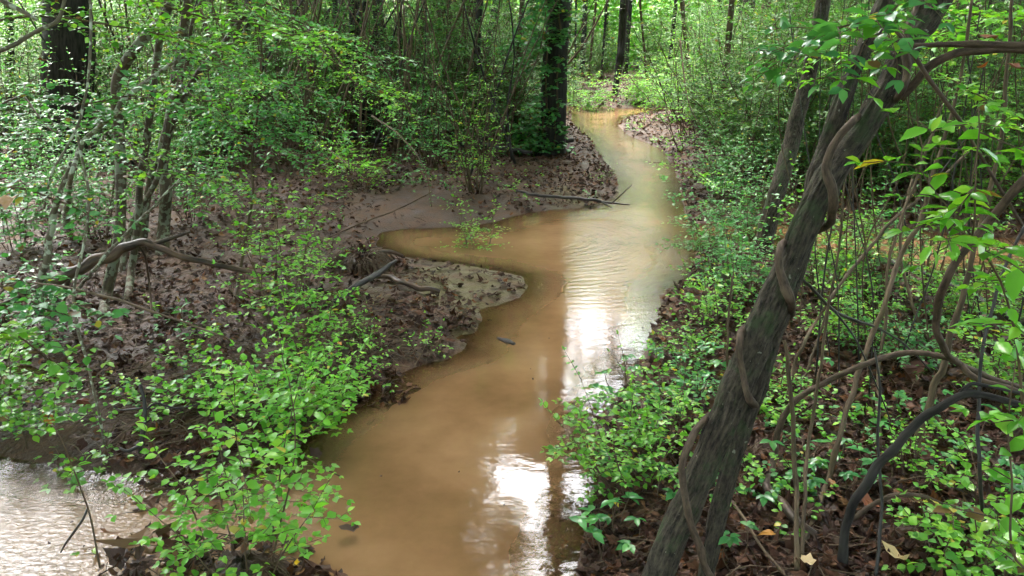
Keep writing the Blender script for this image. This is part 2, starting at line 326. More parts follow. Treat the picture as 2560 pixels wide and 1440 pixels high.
# ------------------------------------------------------------------ leaf litter, twigs
def in_view(x, y, m=1.15): return np.abs(x) < (y * .66 + .5) * m
def dead_leaves(pos, size, col, seed, flat=.5, yaw=None):
    r = np.random.default_rng(seed); n = len(pos)
    # lobed outline, cupped
    ang = np.linspace(0, 2 * np.pi, 13)[:-1]; rad = np.array([1, .68, .82, .56, .66, .44, .34, .44, .66, .56, .82, .68])
    T = np.vstack([[0, 0], np.stack([np.sin(ang) * rad * .8, np.cos(ang) * rad], 1)])
    f = np.array([[0, 1 + (i + 1) % 12, 1 + i] for i in range(12)])
    sx = r.uniform(.55, 1, n)[:, None]; jit = 1 + r.normal(0, .12, (n, 13))
    x = T[None, :, 0] * sx * jit; y = T[None, :, 1] * jit
    cu = r.normal(.1, .55, n)[:, None]; cv = r.normal(.1, .45, n)[:, None]; z = cu * x ** 2 + cv * y ** 2 + r.normal(0, .05, (n, 13))
    a = r.uniform(0, 2 * np.pi, n) if yaw is None else np.full(n, yaw); tx = r.normal(0, flat * .6, n); ty = r.normal(0, flat * .6, n)
    up = nrmz(np.stack([tx, ty, np.ones(n)], 1)); d = nrmz(np.stack([np.cos(a), np.sin(a), 0 * a], 1)); xx = nrmz(np.cross(d, up)); d = np.cross(up, xx)
    V = pos[:, None] + size[:, None, None] * (x[..., None] * xx[:, None] + y[..., None] * d[:, None] + z[..., None] * up[:, None])
    Fc = (f[None] + (np.arange(n) * 13)[:, None, None]).reshape(-1, 3)
    return V.reshape(-1, 3), Fc, np.repeat(np.hstack([col, np.ones((n, 1))]), 13, 0)
def litter_cols(n, r):
    pal = np.array([[.055, .030, .022], [.085, .050, .036], [.12, .075, .055], [.035, .021, .017], [.17, .11, .08], [.20, .10, .04], [.10, .085, .08], [.24, .17, .10]])
    w = np.array([.22, .22, .18, .16, .09, .04, .06, .03]); c = pal[r.choice(len(pal), n, p=w / w.sum())]; return c * r.uniform(.45, 1.05, (n, 1)) * [.74, .56, .44]
r = np.random.default_rng(11)
n = 115000; y = 1.2 + (r.random(n) ** 1.5) * 22; x = r.uniform(-1, 1, n) * (y * .68 + .6); d = sdist(x, y)
dens = np.clip(.55 + 1.6 * (fbm(x * 1.1, y * 1.1, 5, 3) + .2), .04, 1) + .5 * (x > .9)
for (px, py, rx, ry, k) in [(1050, 545, 200, 40, -.8), (1200, 710, 170, 60, -.45), (1120, 880, 120, 50, -.6), (150, 1080, 260, 80, -1.2), (1050, 790, 120, 40, .5), (940, 960, 80, 60, .8), (1400, 440, 160, 60, .5), (680, 440, 250, 70, .6)]:
    dens = dens + k * region(px, py, rx, ry, x, y)
k = (d > .02) & (r.random(n) < dens); x, y, d = x[k], y[k], d[k]; n = len(x)
z = gheight(x, y, d); sz = r.uniform(.014, .038, n) * np.where(x > .6, 1.25, 1.0) * (1 + y * .012)
V, Fc, col = dead_leaves(np.stack([x, y, z + .008 + r.random(n) * .012], 1), sz, litter_cols(n, r), 3, .65)
tag(link('leaf_litter', mesh_np('leaf_litter', V, [Fc], M['dead'], {'col': col}, False)), 'carpet of wet brown fallen leaves over the muddy banks', 'leaf litter', kind='stuff')
# leaves lying on the stream bed
n = 7000; y = 1.6 + r.random(n) ** 1.5 * 9; x = r.uniform(-1, 1, n) * (y * .6 + .4); d = sdist(x, y); k = (d < -.02) & (d > -.6) & (r.random(n) < np.exp(d / .16) + .03); x, y, d = x[k], y[k], d[k]
z = gheight(x, y, d); V, Fc, col = dead_leaves(np.stack([x, y, z + .01], 1), r.uniform(.012, .034, len(x)), litter_cols(len(x), r) * .8, 4, .2)
tag(link('sunken_leaves', mesh_np('sunken_leaves', V, [Fc], M['dead'], {'col': col}, False)), 'scattered dark leaves sunk on the shallow stream bed', 'sunken leaves', kind='stuff')
# small floating bits: seeds, petals and scum drifting on the water
n = 1500; y = 1.7 + r.random(n) ** 1.3 * 12; x = r.uniform(-1, 1, n) * (y * .6 + .3); d = sdist(x, y); k = d < -.03; x, y, d = x[k], y[k], d[k]
k = (r.random(len(x)) < .25 + .75 * np.exp(d / .12)) & (vn(x * 3, y * 3, 66) > .35); x, y = x[k], y[k]
V, Fc, col = dead_leaves(np.stack([x, y, x * 0 + .006], 1), r.uniform(.003, .014, len(x)), litter_cols(len(x), r) * r.choice([1.0, 2.6], (len(x), 1)), 41, .05)
tag(link('floating_debris', mesh_np('floating_debris', V, [Fc], M['dead'], {'col': col}, False)), 'tiny leaf scraps and seeds drifting on the muddy water', 'floating debris', kind='stuff')
# fine twigs and straw
tb = Tubes(); rr_ = random.Random(3)
cx = []
for i in range(3600):
    yy = 1.5 + rr_.random() ** 1.6 * 14; xx = rr_.uniform(-1, 1) * (yy * .66 + .4); cx.append((xx, yy))
cx += [tuple(G(rr_.gauss(560, 190), rr_.gauss(1010, 50))[:2]) for i in range(650)] + [tuple(G(rr_.gauss(960, 70), rr_.gauss(900, 60))[:2]) for i in range(160)]
cx = np.array(cx); dd = sdist(cx[:, 0], cx[:, 1])
ok = dd > .05; cx = cx[ok]
la = np.array([rr_.uniform(.05, .26) for _ in cx]); aa = np.array([rr_.gauss(.1, .7) if rr_.random() < .6 else rr_.uniform(0, 3.14) for _ in cx])
ends = []
for sgn in (-.5, 0, .5):
    ex = cx[:, 0] + np.cos(aa) * la * sgn; ey = cx[:, 1] + np.sin(aa) * la * sgn; ez = np.maximum(gheight(ex, ey), 0) + .012; ends.append(np.stack([ex, ey, ez], 1))
for i in range(len(cx)):
    p0, p1, p2 = ends[0][i], ends[1][i], ends[2][i]; lift = rr_.random() * .03
    tb.tube([p0, p1 + [rr_.gauss(0, .008), rr_.gauss(0, .008), .01 + lift * .4], p2 + [0, 0, lift]], rr_.uniform(.0010, .0028), 3, cap=False, seed=i % 9)
tag(link('fallen_twig_litter', tb.mesh('fallen_twig_litter', M['twig'])), 'thin brown twigs and pine straw strewn over the banks', 'twig litter', kind='stuff')

# ------------------------------------------------------------------ plants
GREENS = {'privet': ((.06, .21, .035), (.14, .37, .045), (.26, .46, .05)), 'blue': ((.045, .17, .055), (.08, .27, .085), (.14, .36, .10)),
          'dark': ((.022, .075, .022), (.045, .13, .035), (.09, .20, .045)), 'bright': ((.09, .31, .03), (.16, .43, .045), (.28, .50, .05)),
          'thick': ((.030, .105, .026), (.062, .175, .038), (.13, .26, .045))}
def gcol(n, pal, r):
    a, b, c = [np.array(q) for q in GREENS[pal]]; t = r.random(n)[:, None]
    col = np.where(t < .55, a + (b - a) * t / .55, b + (c - b) * np.clip((t - .55) / .45, 0, 1) ** 2.2); col = col * r.uniform(.8, 1.2, (n, 1))
    yl = r.random(n); col[yl < .012] = (.42, .36, .04); col[(yl > .985)] = (.16, .10, .04); return col
class Plant:
    def __init__(s, seed, pal='privet', leaf=.026, wid=.62, lod=1, gap=.024, ks=4):
        s.r = np.random.default_rng(seed); s.tw = Tubes(); s.lv = Leaves(); s.pal = pal; s.leaf = leaf; s.wid = wid; s.lod = lod; s.gap = gap; s.ks = ks; s.seed = seed
    def path(s, p, d, L, n, curl=.15, droop=0.0, up=0.0):
        pts = [np.array(p, float)]; d = np.array(d, float); d /= np.linalg.norm(d); st = L / n
        for i in range(n):
            d = d + s.r.normal(0, curl, 3) * .5 + np.array([0, 0, up - droop * (i / n)]); d /= np.linalg.norm(d); pts.append(pts[-1] + d * st)
        return np.array(pts)
    def leafrow(s, pts, size=None, start=.1, alt=False):
        """opposite leaves along a twig, held in a flat, roughly horizontal spray"""
        size = size or s.leaf; seg = np.linalg.norm(np.diff(pts, axis=0), axis=1); L = np.concatenate([[0], np.cumsum(seg)]); tot = L[-1]
        m = max(2, int(tot * (1 - start) / s.gap)); q = np.linspace(tot * start, tot, m)
        pos = np.stack([np.interp(q, L, pts[:, k]) for k in range(3)], 1)
        tan = nrmz(np.gradient(pos, axis=0)); side = nrmz(np.cross(tan, [0, 0, 1.]) + 1e-6)
        for sg in (-1, 1):
            if alt and m > 3: sl = slice(0 if sg < 0 else 1, None, 2)
            else: sl = slice(None)
            k = len(pos[sl]); dirv = tan[sl] * s.r.uniform(.15, .7, (k, 1)) + sg * side[sl] + s.r.normal(0, .28, (k, 3)) + [0, 0, .05]
            nn = np.array([0, 0, 1.]) + s.r.normal(0, .38, (k, 3)); fs = size * s.r.uniform(.5, 1.3, k) * np.interp(q[sl], [0, tot * .7, tot], [1, 1, .6])
            kp = s.r.random(k) < .9
            s.lv.add(pos[sl][kp], nrmz(dirv)[kp], nn[kp], fs[kp], s.wid * s.r.uniform(.85, 1.15, kp.sum()), gcol(k, s.pal, s.r)[kp])
        s.lv.add(pos[-1:], tan[-1:], np.array([0, 0, 1.]), size * .7, s.wid, gcol(1, s.pal, s.r))
    def spray(s, p, d, L, sub=True, droop=.12, rad=.0016):
        n = max(3, int(L / .05)); pts = s.path(p, d, L, n, .18, droop)
        s.tw.tube(pts, np.linspace(rad, rad * .5, n + 1), 3, cap=False); s.leafrow(pts, start=.12)
        if sub and L > .12:
            for i in range(1, n):
                if s.r.random() < .75:
                    t = pts[i] - pts[i - 1]; t /= np.linalg.norm(t); sd_ = np.cross(t, [0, 0, 1.]); sg = 1 if i % 2 else -1
                    s.spray(pts[i], t * .6 + sg * sd_ * .8 + [0, 0, s.r.normal(0.05, .15)], L * s.r.uniform(.25, .5) * (1 - .5 * i / n), False, droop, rad * .7)
    def stem(s, base, d, L, r0, nspray, slen, lo=.25, up=.05, curl=.12, droop=0, horiz=.15):
        n = max(5, int(L / .12)); pts = s.path(base, d, L, n, curl, droop, up); rad = np.linspace(r0, r0 * .35, n + 1); s.tw.tube(pts, rad, s.ks, seed=int(s.r.integers(30)))
        az = s.r.uniform(0, 6.28)
        for i in range(nspray):
            t = lo + (1 - lo) * (i + s.r.random()) / nspray; q = t * n; j = min(int(q), n - 1); p = pts[j] + (pts[j + 1] - pts[j]) * (q - j)
            az += 2.4 + s.r.normal(0, .4); s.spray(p, (math.cos(az), math.sin(az), horiz + s.r.normal(0, .2)), slen * s.r.uniform(.55, 1.15) * (1.15 - .6 * t))
        s.spray(pts[-1], pts[-1] - pts[-2], slen * .5, False)
        return pts
    def data(s, name, mat='leaf', smat='twig'):
        return s.tw.mesh(name + '_stem', M[smat]), s.lv.mesh(name + '_foliage', M[mat], s.lod)
    def build(s, name, loc, label, cat, group=None, mat='leaf', smat='twig', rz=0):
        a, b = s.data(name, mat, smat); e = empty(name, loc, label, cat, group, rz); link('stem', a, e); link('foliage', b, e); return e
def bush(seed, pal, leaf, H, spread, nst, nsp, slen, lod, gap, r0=.006, lo=.2, ks=4, wid=.62, lean=(0, 0), cl=.06, curl=.2):
    p = Plant(seed, pal, leaf, wid, lod, gap, ks)
    for i in range(nst):
        a = 6.283 * (i + p.r.random() * .7) / nst; sp = spread * p.r.uniform(.3, 1)
        h = H * p.r.uniform(.55, 1.0); p.stem((math.cos(a) * cl, math.sin(a) * cl, -.02), (math.cos(a) * sp + lean[0], math.sin(a) * sp + lean[1], 1), h, r0 * p.r.uniform(.7, 1.2), nsp, slen, lo, curl=curl)
    return p

# ---- thicket prototypes (copied)
protos = []
for i in range(6):
    p = bush(100 + i, 'thick', .046, [2.7, 2.3, 3.1, 2.0, 2.6, 3.3][i], .42, [11, 13, 10, 12, 14, 12][i], 22, .42, 2, .030, r0=.0075, lo=.08, ks=3, cl=.25, curl=.32)
    a, b = p.data('thicket_shrub', 'leaf_far', 'stem'); protos.append((a, b))
# bare brushy prototypes
for i in range(3):
    p = bush(140 + i, 'thick', .032, [2.6, 3.0, 2.2][i], .75, [16, 14, 18][i], 11, .30, 2, .04, r0=.008, lo=.3, ks=3, cl=.4, curl=.36)
    a, b = p.data('thicket_shrub', 'leaf_far', 'stem'); protos.append((a, b))
first = {}
def thicket(k, x, y, sc, label, group, rz=None):
    rz = R.uniform(0, 6.28) if rz is None else rz; z = gz(x, y)
    if k in first: return copy_thing(first[k], (x, y, z), rz, (sc, sc, sc * R.uniform(.9, 1.15)), label, group)
    e = empty('thicket_shrub', (x, y, z), label, 'shrub', group, rz); e.scale = (sc, sc, sc); link('stem', protos[k][0], e); link('foliage', protos[k][1], e); first[k] = e; return e
def place(n, region_fn, ks, scr, label, group, mind, clear=.35):
    pts = []; tries = 0
    while len(pts) < n and tries < 6000:
        tries += 1; x, y = region_fn()
        if any((x - a) ** 2 + (y - b) ** 2 < mind ** 2 for a, b in pts): continue
        if float(sdist(np.array([x]), np.array([y]))[0]) < clear: continue
        pts.append((x, y)); thicket(R.choice(ks), x, y, R.uniform(*scr), label, group)
def px_region(x0, x1, d0, d1):
    def f():
        y = R.uniform(d0, d1); px = R.uniform(x0, x1); return (px - 1280) / F * y / cp, y
    return f
place(58, px_region(480, 1330, 10.4, 16), [0, 1, 2, 4, 6, 7, 8], (.8, 1.1), 'tangled thin-stemmed bush in the brown thicket left of the ivy-covered trunk', 'thicket left of the ivy-covered trunk', .55)
place(40, px_region(-150, 520, 8.6, 15), [0, 2, 4, 6, 7], (.8, 1.15), 'dense leafy bush in the undergrowth behind the thick dark trunk', 'undergrowth behind the thick dark trunk', .6)
place(40, px_region(1720, 2050, 8.0, 16), [0, 1, 2, 3, 4, 6], (.75, 1.05), 'bushy dark green shrub lining the far right bank of the stream', 'shrubs on the far right bank', .5, .5)
place(46, px_region(2020, 2700, 7.0, 15), [0, 2, 4, 6, 7, 8], (.8, 1.1), 'bushy twiggy shrub behind the leaning trunks on the right', 'undergrowth behind the leaning trunks', .6)
place(44, px_region(-200, 1360, 15.5, 27), [0, 2, 4, 6], (1.1, 1.6), 'distant bush deep in the woods on the left', 'distant bushes left', 1.3)
place(30, px_region(1720, 2800, 16, 27), [0, 2, 4, 7], (1.1, 1.6), 'distant bush deep in the woods on the right', 'distant bushes right', 1.3)
place(34, px_region(1330, 1800, 19.5, 32), [0, 1, 3, 4, 6], (.5, 1.1), 'pale distant bush beyond the far bend of the stream', 'bushes beyond the stream bend', .8)

# ---- distant woods, one mass nobody could count
def slab(name, n, fx, label, size, pal, seed):
    r = np.random.default_rng(seed); lv = Leaves(); x, y, z = fx(r, n); n = len(x); p = np.stack([x, y, z], 1)
    lv.add(p, nrmz(r.normal(0, 1, (n, 3)) * [1, 1, .4]), nrmz(r.normal(0, .6, (n, 3)) + [0, -.2, 1]), size * r.uniform(.6, 1.4, n), .7, gcol(n, pal, r))
    tag(link(name, lv.mesh(name, M['leaf_far'], 2)), label, 'woods', kind='stuff')
def clumpy(x, y, z, thr=.46, z0=4.0):
    a = np.arctan2(x, y); q = vn(a * 26, z * .9, 91) * .6 + vn(a * 60, z * 2.2, 92) * .4
    return (q > thr) | (z < z0)
def far_fx(r, n):
    a = r.uniform(-1.05, 1.05, n); cl = vn(a * 14, r.random(n) * 0, 5); d = r.uniform(30, 46, n); z = r.random(n) ** 1.25 * (11 + 5 * vn(a * 9, d * .3, 8)) * (1 - .42 * np.exp(-((a - .105) / .06) ** 2))
    x, y = np.sin(a) * d, np.cos(a) * d; k = clumpy(x, y, z); return x[k], y[k], z[k] + .4
slab('distant_woods', 190000, far_fx, 'far green wall of woodland foliage closing the view', .26, 'privet', 8)
def ring_fx(r, n):
    a = r.uniform(1.0, 5.28, n); d = r.uniform(20, 32, n); return np.sin(a) * d, np.cos(a) * d, r.random(n) * (9 + 4 * vn(a * 7, d, 8)) + .4
def low_fx(r, n):
    a = r.uniform(-.12, .36, n); d = r.uniform(25, 34, n); z = r.random(n) * (6.2 + 1.5 * vn(a * 20, d * .4, 18)); return np.sin(a) * d, np.cos(a) * d, z + .2
slab('added_far_woods', 42000, low_fx, 'pale green foliage added beyond the far bend to block low sky', .17, 'bright', 19)  # extra foliage added to dim low sky and its reflection in the far water
slab('unseen_woods', 110000, ring_fx, 'unseen woodland foliage added all round to block low sky light', .34, 'thick', 9)  # ring outside the view, added only to cut light from the low sky

# ---- trees
def bark_bump(amp, fr):
    def f(a, L, seed):
        ca, sa = np.cos(a), np.sin(a)
        t = a / 6.2832 * fr
        n1 = vn(t + 1.2 * vn(L * 4, t * .3, seed), L * 8, seed + 5); n2 = vn(t * 2.3, L * 26, seed + 9)
        # wrap the seam
        n1b = vn(t - fr + 1.2 * vn(L * 4, (t - fr) * .3, seed), L * 8, seed + 5); w = np.clip((a / 6.2832 - .85) / .15, 0, 1); n1 = n1 * (1 - w) + n1b * w
        lump = vn(L * 2.2 + ca, sa + L, seed + 3)
        return 1 + amp * (np.abs(n1 - .5) * 2 - .5) + amp * .5 * (n2 - .5) + .12 * (lump - .5)
    return f
def trunk_px(path, k=28, step=.02, amp=.1, fr=11, seed=0, ext=None, kink=False):
    """path of (px,py,width_px,zc)"""
    pts = [P(a, b, z) for a, b, w, z in path]; rad = [w / F * z / 2 for a, b, w, z in path]
    if ext:
        d = pts[-1] - pts[-2]; d /= np.linalg.norm(d)
        for (L, tilt, rs) in ext: d = nrmz(d + np.array([0, 0, tilt])); pts.append(pts[-1] + d * L); rad.append(rad[-1] * rs)
    c = catmull(np.hstack([np.array(pts), np.array(rad)[:, None]]), step)
    if kink:   # small natural kinks and swollen nodes
        q = np.arange(len(c)) * step; c[:, :3] += np.stack([vn(q * 14, q * 0 + seed, 70 + j) - .5 for j in range(3)], 1) * c[:, 3:4] * .9
        c[:, 3] *= 1 + .28 * np.clip(vn(q * 22, q * 0 + seed, 80) - .72, 0, 1) * 4
    tb = Tubes(); tb.tube(c[:, :3], c[:, 3], k, bark_bump(amp, fr), seed); return tb, c
def rebase(me, loc):
    n = len(me.vertices); a = np.empty(n * 3, np.float32); me.vertices.foreach_get('co', a); a = a.reshape(-1, 3) - np.array(loc, np.float32); me.vertices.foreach_set('co', a.ravel()); me.update(); return me
def crown_mesh(seed, rad, n, size, pal='dark', flat=.75, ncl=26):
    """foliage in many separate clumps along limbs with open gaps; origin at the crown's base"""
    r = np.random.default_rng(seed); lv = Leaves(); tb = Tubes()
    for i in range(ncl):
        u = nrmz(r.normal(0, 1, 3)); u[2] = abs(u[2]) * .9 - .1; c = u * rad * r.uniform(.35, 1) * [1, 1, flat] + [0, 0, rad * .4]
        st = np.array([0, 0, -rad * .2 + r.random() * rad * .7]); mid = (st + c) / 2 + r.normal(0, .12, 3) * rad
        pts = catmull([st, mid, c], .5); tb.tube(pts, np.linspace(.035, .008, len(pts)) * rad / 2.2, 4, cap=False)
        m = n // ncl; cr = rad * r.uniform(.2, .36); q = c + nrmz(r.normal(0, 1, (m, 3))) * (r.random((m, 1)) ** .45) * cr * [1, 1, .45]
        lv.add(q, nrmz(r.normal(0, 1, (m, 3)) * [1, 1, .4]), nrmz(r.normal(0, .5, (m, 3)) + [0, 0, 1]), size * r.uniform(.6, 1.3, m), .65, gcol(m, pal, r))
    return tb.mesh('limb', M['stem']), lv.mesh('crown', M['leaf_far'], 2)
crowns = [crown_mesh(300 + i, 2.6, 15000, .125, ['dark', 'thick', 'dark', 'privet'][i]) for i in range(4)]
def add_crown(e, k, pos, sc, rz=0, world=False):
    for nm, me in (('limb', crowns[k][0]), ('crown', crowns[k][1])):
        o = link(nm, me, e, loc=pos); o.scale = (sc, sc, sc); o.rotation_euler = (0, 0, rz)
def tree_px(name, path, label, cat='tree', group=None, mat='dark', crown=None, k=20, amp=.08, fr=12, seed=0, H=None, step=.06):
    """a trunk that keeps going above the frame up to height H"""
    pts = [P(a, b, z) for a, b, w, z in path]; rad = [w / F * z / 2 for a, b, w, z in path]
    base = pts[0].copy(); base[2] = gz(base[0], base[1]) - .05
    if H:
        d = pts[-1] - pts[-2]; d /= np.linalg.norm(d); hz = H - pts[-1][2]
        pts += [pts[-1] + np.array([d[0] * .5, d[1] * .5, 1]) * hz * f for f in (.4, 1)]; rad += [rad[-1] * .8, rad[-1] * .4]
    pts.insert(0, base); rad.insert(0, rad[0] * 1.25)
    c = catmull(np.hstack([np.array(pts), np.array(rad)[:, None]]), step); tb = Tubes(); tb.tube(c[:, :3], c[:, 3], k, bark_bump(amp, fr), seed)
    e = empty(name, base, label, cat, group); link('trunk', rebase(tb.mesh('trunk', M[mat]), base), e)
    if crown:
        for (kk, dz, sc) in crown: add_crown(e, kk, tuple(pts[-1] - base + np.array([0, 0, dz])), sc, seed)
    return e, pts

tree_px('big_tree', [(178, 415, 140, 9.2), (172, 330, 128, 8.95), (170, 200, 118, 8.6), (170, 0, 112, 8.2)], 'thick dark straight trunk standing among the bushes at upper left', H=7.5, crown=[(0, -.5, 1.2), (1, -2.2, 1.0)], seed=3, k=36, step=.05)
tree_px('ivy_host_tree', [(1374, 386, 78, 10.2), (1384, 300, 66, 10), (1388, 150, 62, 9.7), (1398, 0, 58, 9.3)], 'straight dark trunk wrapped in ivy beside the stream', H=12.5, crown=[(1, 0, .95)], seed=4, k=28, step=.05)
tree_px('slender_tree', [(1537, 246, 17, 18), (1541, 205, 16, 17.8), (1550, 150, 21, 17.6), (1552, 135, 20, 17.5), (1554, 100, 19, 17.4), (1558, 26, 20, 17), (1560, 0, 20, 16.9)], 'slender dark trunk standing alone beyond the far bend of the stream', H=9.5, crown=[(2, 0, .85)], seed=5, k=14)
tree_px('tree', [(921, 345, 46, 11.6), (910, 250, 36, 11.3), (893, 120, 34, 11), (885, 0, 32, 10.7)], 'leaning dark trunk in the thicket left of the stream', H=7.5, crown=[(0, -.5, 1.2)], seed=6, k=18)
tree_px('tree', [(1905, 640, 46, 5.8), (1920, 560, 44, 5.75), (1945, 470, 42, 5.7), (1975, 370, 42, 5.7), (1994, 286, 40, 5.65), (2019, 202, 39, 5.6), (2036, 118, 37, 5.5), (2059, 0, 36, 5.4)], 'leaning dark trunk just behind the twin leaning trunks', H=6.5, crown=[(1, 0, .9)], mat='bark', seed=7, k=24, step=.03)
# thin distant trunks
for i, (x0, y0, x1, w, zc, lab) in enumerate([(1437, 250, 1440, 7, 18, 'thin pale trunk just right of the ivy-covered tree'), (1468, 232, 1490, 8, 20, 'thin trunk in the pale clearing left of the slender dark tree'),
        (1500, 225, 1518, 7, 22, 'slightly tilted thin trunk directly left of the slender dark tree'), (1620, 232, 1600, 7, 19, 'thin trunk right of the slender dark tree beyond the bend'),
        (1668, 225, 1690, 12, 17, 'dark trunk at the edge of the right bank shrubs'), (1740, 330, 1705, 14, 13, 'thin trunk inside the leafy right bank thicket'),
        (600, 320, 620, 18, 12.4, 'thin dark trunk behind the sapling on the left'), (1030, 300, 1060, 16, 13, 'thin brown trunk in the middle of the left thicket'),
        (1180, 330, 1200, 20, 12, 'brown trunk rising in the thicket near the ivy-covered tree'), (1110, 300, 1095, 14, 13.5, 'narrow trunk between the two thicket trunks left of the ivy tree'),
        (760, 300, 735, 20, 13, 'grey trunk deep in the left woods'), (1800, 360, 1830, 20, 10.5, 'thin dark trunk on the right bank among shrubs'), (2200, 420, 2330, 22, 9, 'thin leaning trunk behind the big leaf spray on the right'),
        (2480, 400, 2440, 24, 9, 'grey-brown trunk near the upper right corner'), (30, 380, 20, 26, 10, 'dark trunk at the upper left edge'), (430, 340, 470, 18, 12, 'thin trunk between thick dark trunk and sapling')]):
    tree_px('thin_tree', [(x0, y0, w, zc), ((x0 + x1) / 2, y0 * .5, w * .85, zc * .97), (x1, 0, w * .8, zc * .94)], lab, H=(4.2 + i * .3) if i < 6 else 6 + i % 4, crown=[] if i < 4 or i == 8 else [(i % 4, 0, .42 if i < 6 else .6 + .1 * (i % 4))], seed=20 + i, k=8, mat='stem' if i % 2 else 'dark', step=.2)
# taller canopy trees whose crowns show as reflections
rc = random.Random(14)
def in_gap(c, rad, k=.55):
    v = np.array(c) - [0, 0, -CAMH]; h = math.hypot(v[0], v[1]); az = math.degrees(math.atan2(v[0], v[1])); el = math.degrees(math.atan2(v[2], h)); ar = math.degrees(rad / np.linalg.norm(v)) * k
    return any(abs(az - a) < ar * kk + da and abs(el - b) < ar * kk + db for a, b, da, db, kk in ((6.0, 21.5, 3, 3, 1), (1.6, 35.5, 4, 4, 1.1), (-33, 29, 7, 5, 1.3)))
for i in range(80):
    for _ in range(50):
        d_ = rc.uniform(17, 34); ax = rc.uniform(-.75, .75)
        H_ = rc.uniform(6, 11); cs_ = rc.uniform(1.0, 1.5)
        if in_gap((ax * d_, d_, H_ - 1), 2.6 * cs_): continue
        x_, y_ = ax * d_, d_
        if float(sdist(np.array([x_]), np.array([y_]))[0]) > .8: break
    zz = gz(x_, y_); e = empty('forest_tree', (x_, y_, zz), 'tall background tree with a slim dark trunk deep in the woods', 'tree', 'tall background trees')
    tb = Tubes(); pts = catmull([[0, 0, -.1], [rc.gauss(0, .2), rc.gauss(0, .2), H_ * .5], [rc.gauss(0, .5), rc.gauss(0, .5), H_]], .5); tb.tube(pts, np.linspace(rc.uniform(.09, .17), .05, len(pts)), 9, seed=i)
    link('trunk', tb.mesh('trunk', M['dark' if i % 3 else 'stem']), e); add_crown(e, i % 4, (0, 0, H_ - 2), cs_, rc.uniform(0, 6))

thin_crowns = crown_mesh(320, 2.2, 1700, .10, 'thick', .8, 20); crowns.append(thin_crowns)  # sparse crowns added to break up the bright sky mirrored in the water
for x_, y_, H_ in ((1.4, 21.5, 8.4), (3.3, 24, 9.6), (2.0, 23.5, 12.2), (3.0, 27, 14.5)):
    zz = gz(x_, y_); e = empty('forest_tree', (x_, y_, zz), 'thin-crowned tall tree added beyond the far bend to break up sky reflections', 'tree', 'thin-crowned trees added for reflections')
    tb = Tubes(); pts = catmull([[0, 0, -.1], [.1, 0, H_ * .5], [0, .1, H_]], .5); tb.tube(pts, np.linspace(.08, .03, len(pts)), 8, seed=int(y_)); link('trunk', tb.mesh('trunk', M['dark']), e); add_crown(e, 4, (0, 0, H_ - 2), 1.0, x_)
zz = gz(.05, 11.2); e = empty('added_cover_tree', (.05, 11.2, zz), 'young tree added on the left bank, its small crown covering mirrored sky', 'tree')  # tree put in so its crown hides sky reflected in the stream
tb = Tubes(); pts = catmull([[0, 0, -.1], [.15, .2, 2.4], [.75, .8, 5.2]], .3); tb.tube(pts, np.linspace(.045, .02, len(pts)), 8); link('trunk', tb.mesh('trunk', M['stem']), e); add_crown(e, 2, (.75, .8, 4.3), .46)
nn_ = 0; spots = []  # unseen canopy trees added to block sky light from overhead
for _ in range(4000):
    x_, y_ = rc.uniform(-11, 11), rc.uniform(-7, 15)
    if abs(x_) < max(y_, 0) * .68 + .9 and y_ > -1: continue
    if any((x_ - a) ** 2 + (y_ - b) ** 2 < 1.25 ** 2 for a, b in spots) or float(sdist(np.array([x_]), np.array([y_]))[0]) < .5: continue
    H_ = rc.uniform(6.5, 10); lean = rc.uniform(.0, .75); cx_, cy_ = x_ * (1 - lean), y_ + rc.uniform(-.8, .8); cs_ = rc.uniform(.75, 1.2)
    if in_gap((cx_, cy_, H_ - 1), 2.6 * cs_): continue
    spots.append((x_, y_)); zz = gz(x_, y_)
    e = empty('forest_tree', (x_, y_, zz), 'unseen tree added just outside the view, its crown shading the stream', 'tree', 'unseen trees added around the viewpoint')
    tb = Tubes(); pts = catmull([[0, 0, -.1], [(cx_ - x_) * .3, (cy_ - y_) * .3, H_ * .5], [cx_ - x_, cy_ - y_, H_]], .5); tb.tube(pts, np.linspace(rc.uniform(.08, .15), .04, len(pts)), 9, seed=nn_)
    link('trunk', tb.mesh('trunk', M['dark']), e); add_crown(e, nn_ % 4, (cx_ - x_, cy_ - y_, H_ - 2), cs_, rc.uniform(0, 6)); nn_ += 1
    if nn_ >= 90: break

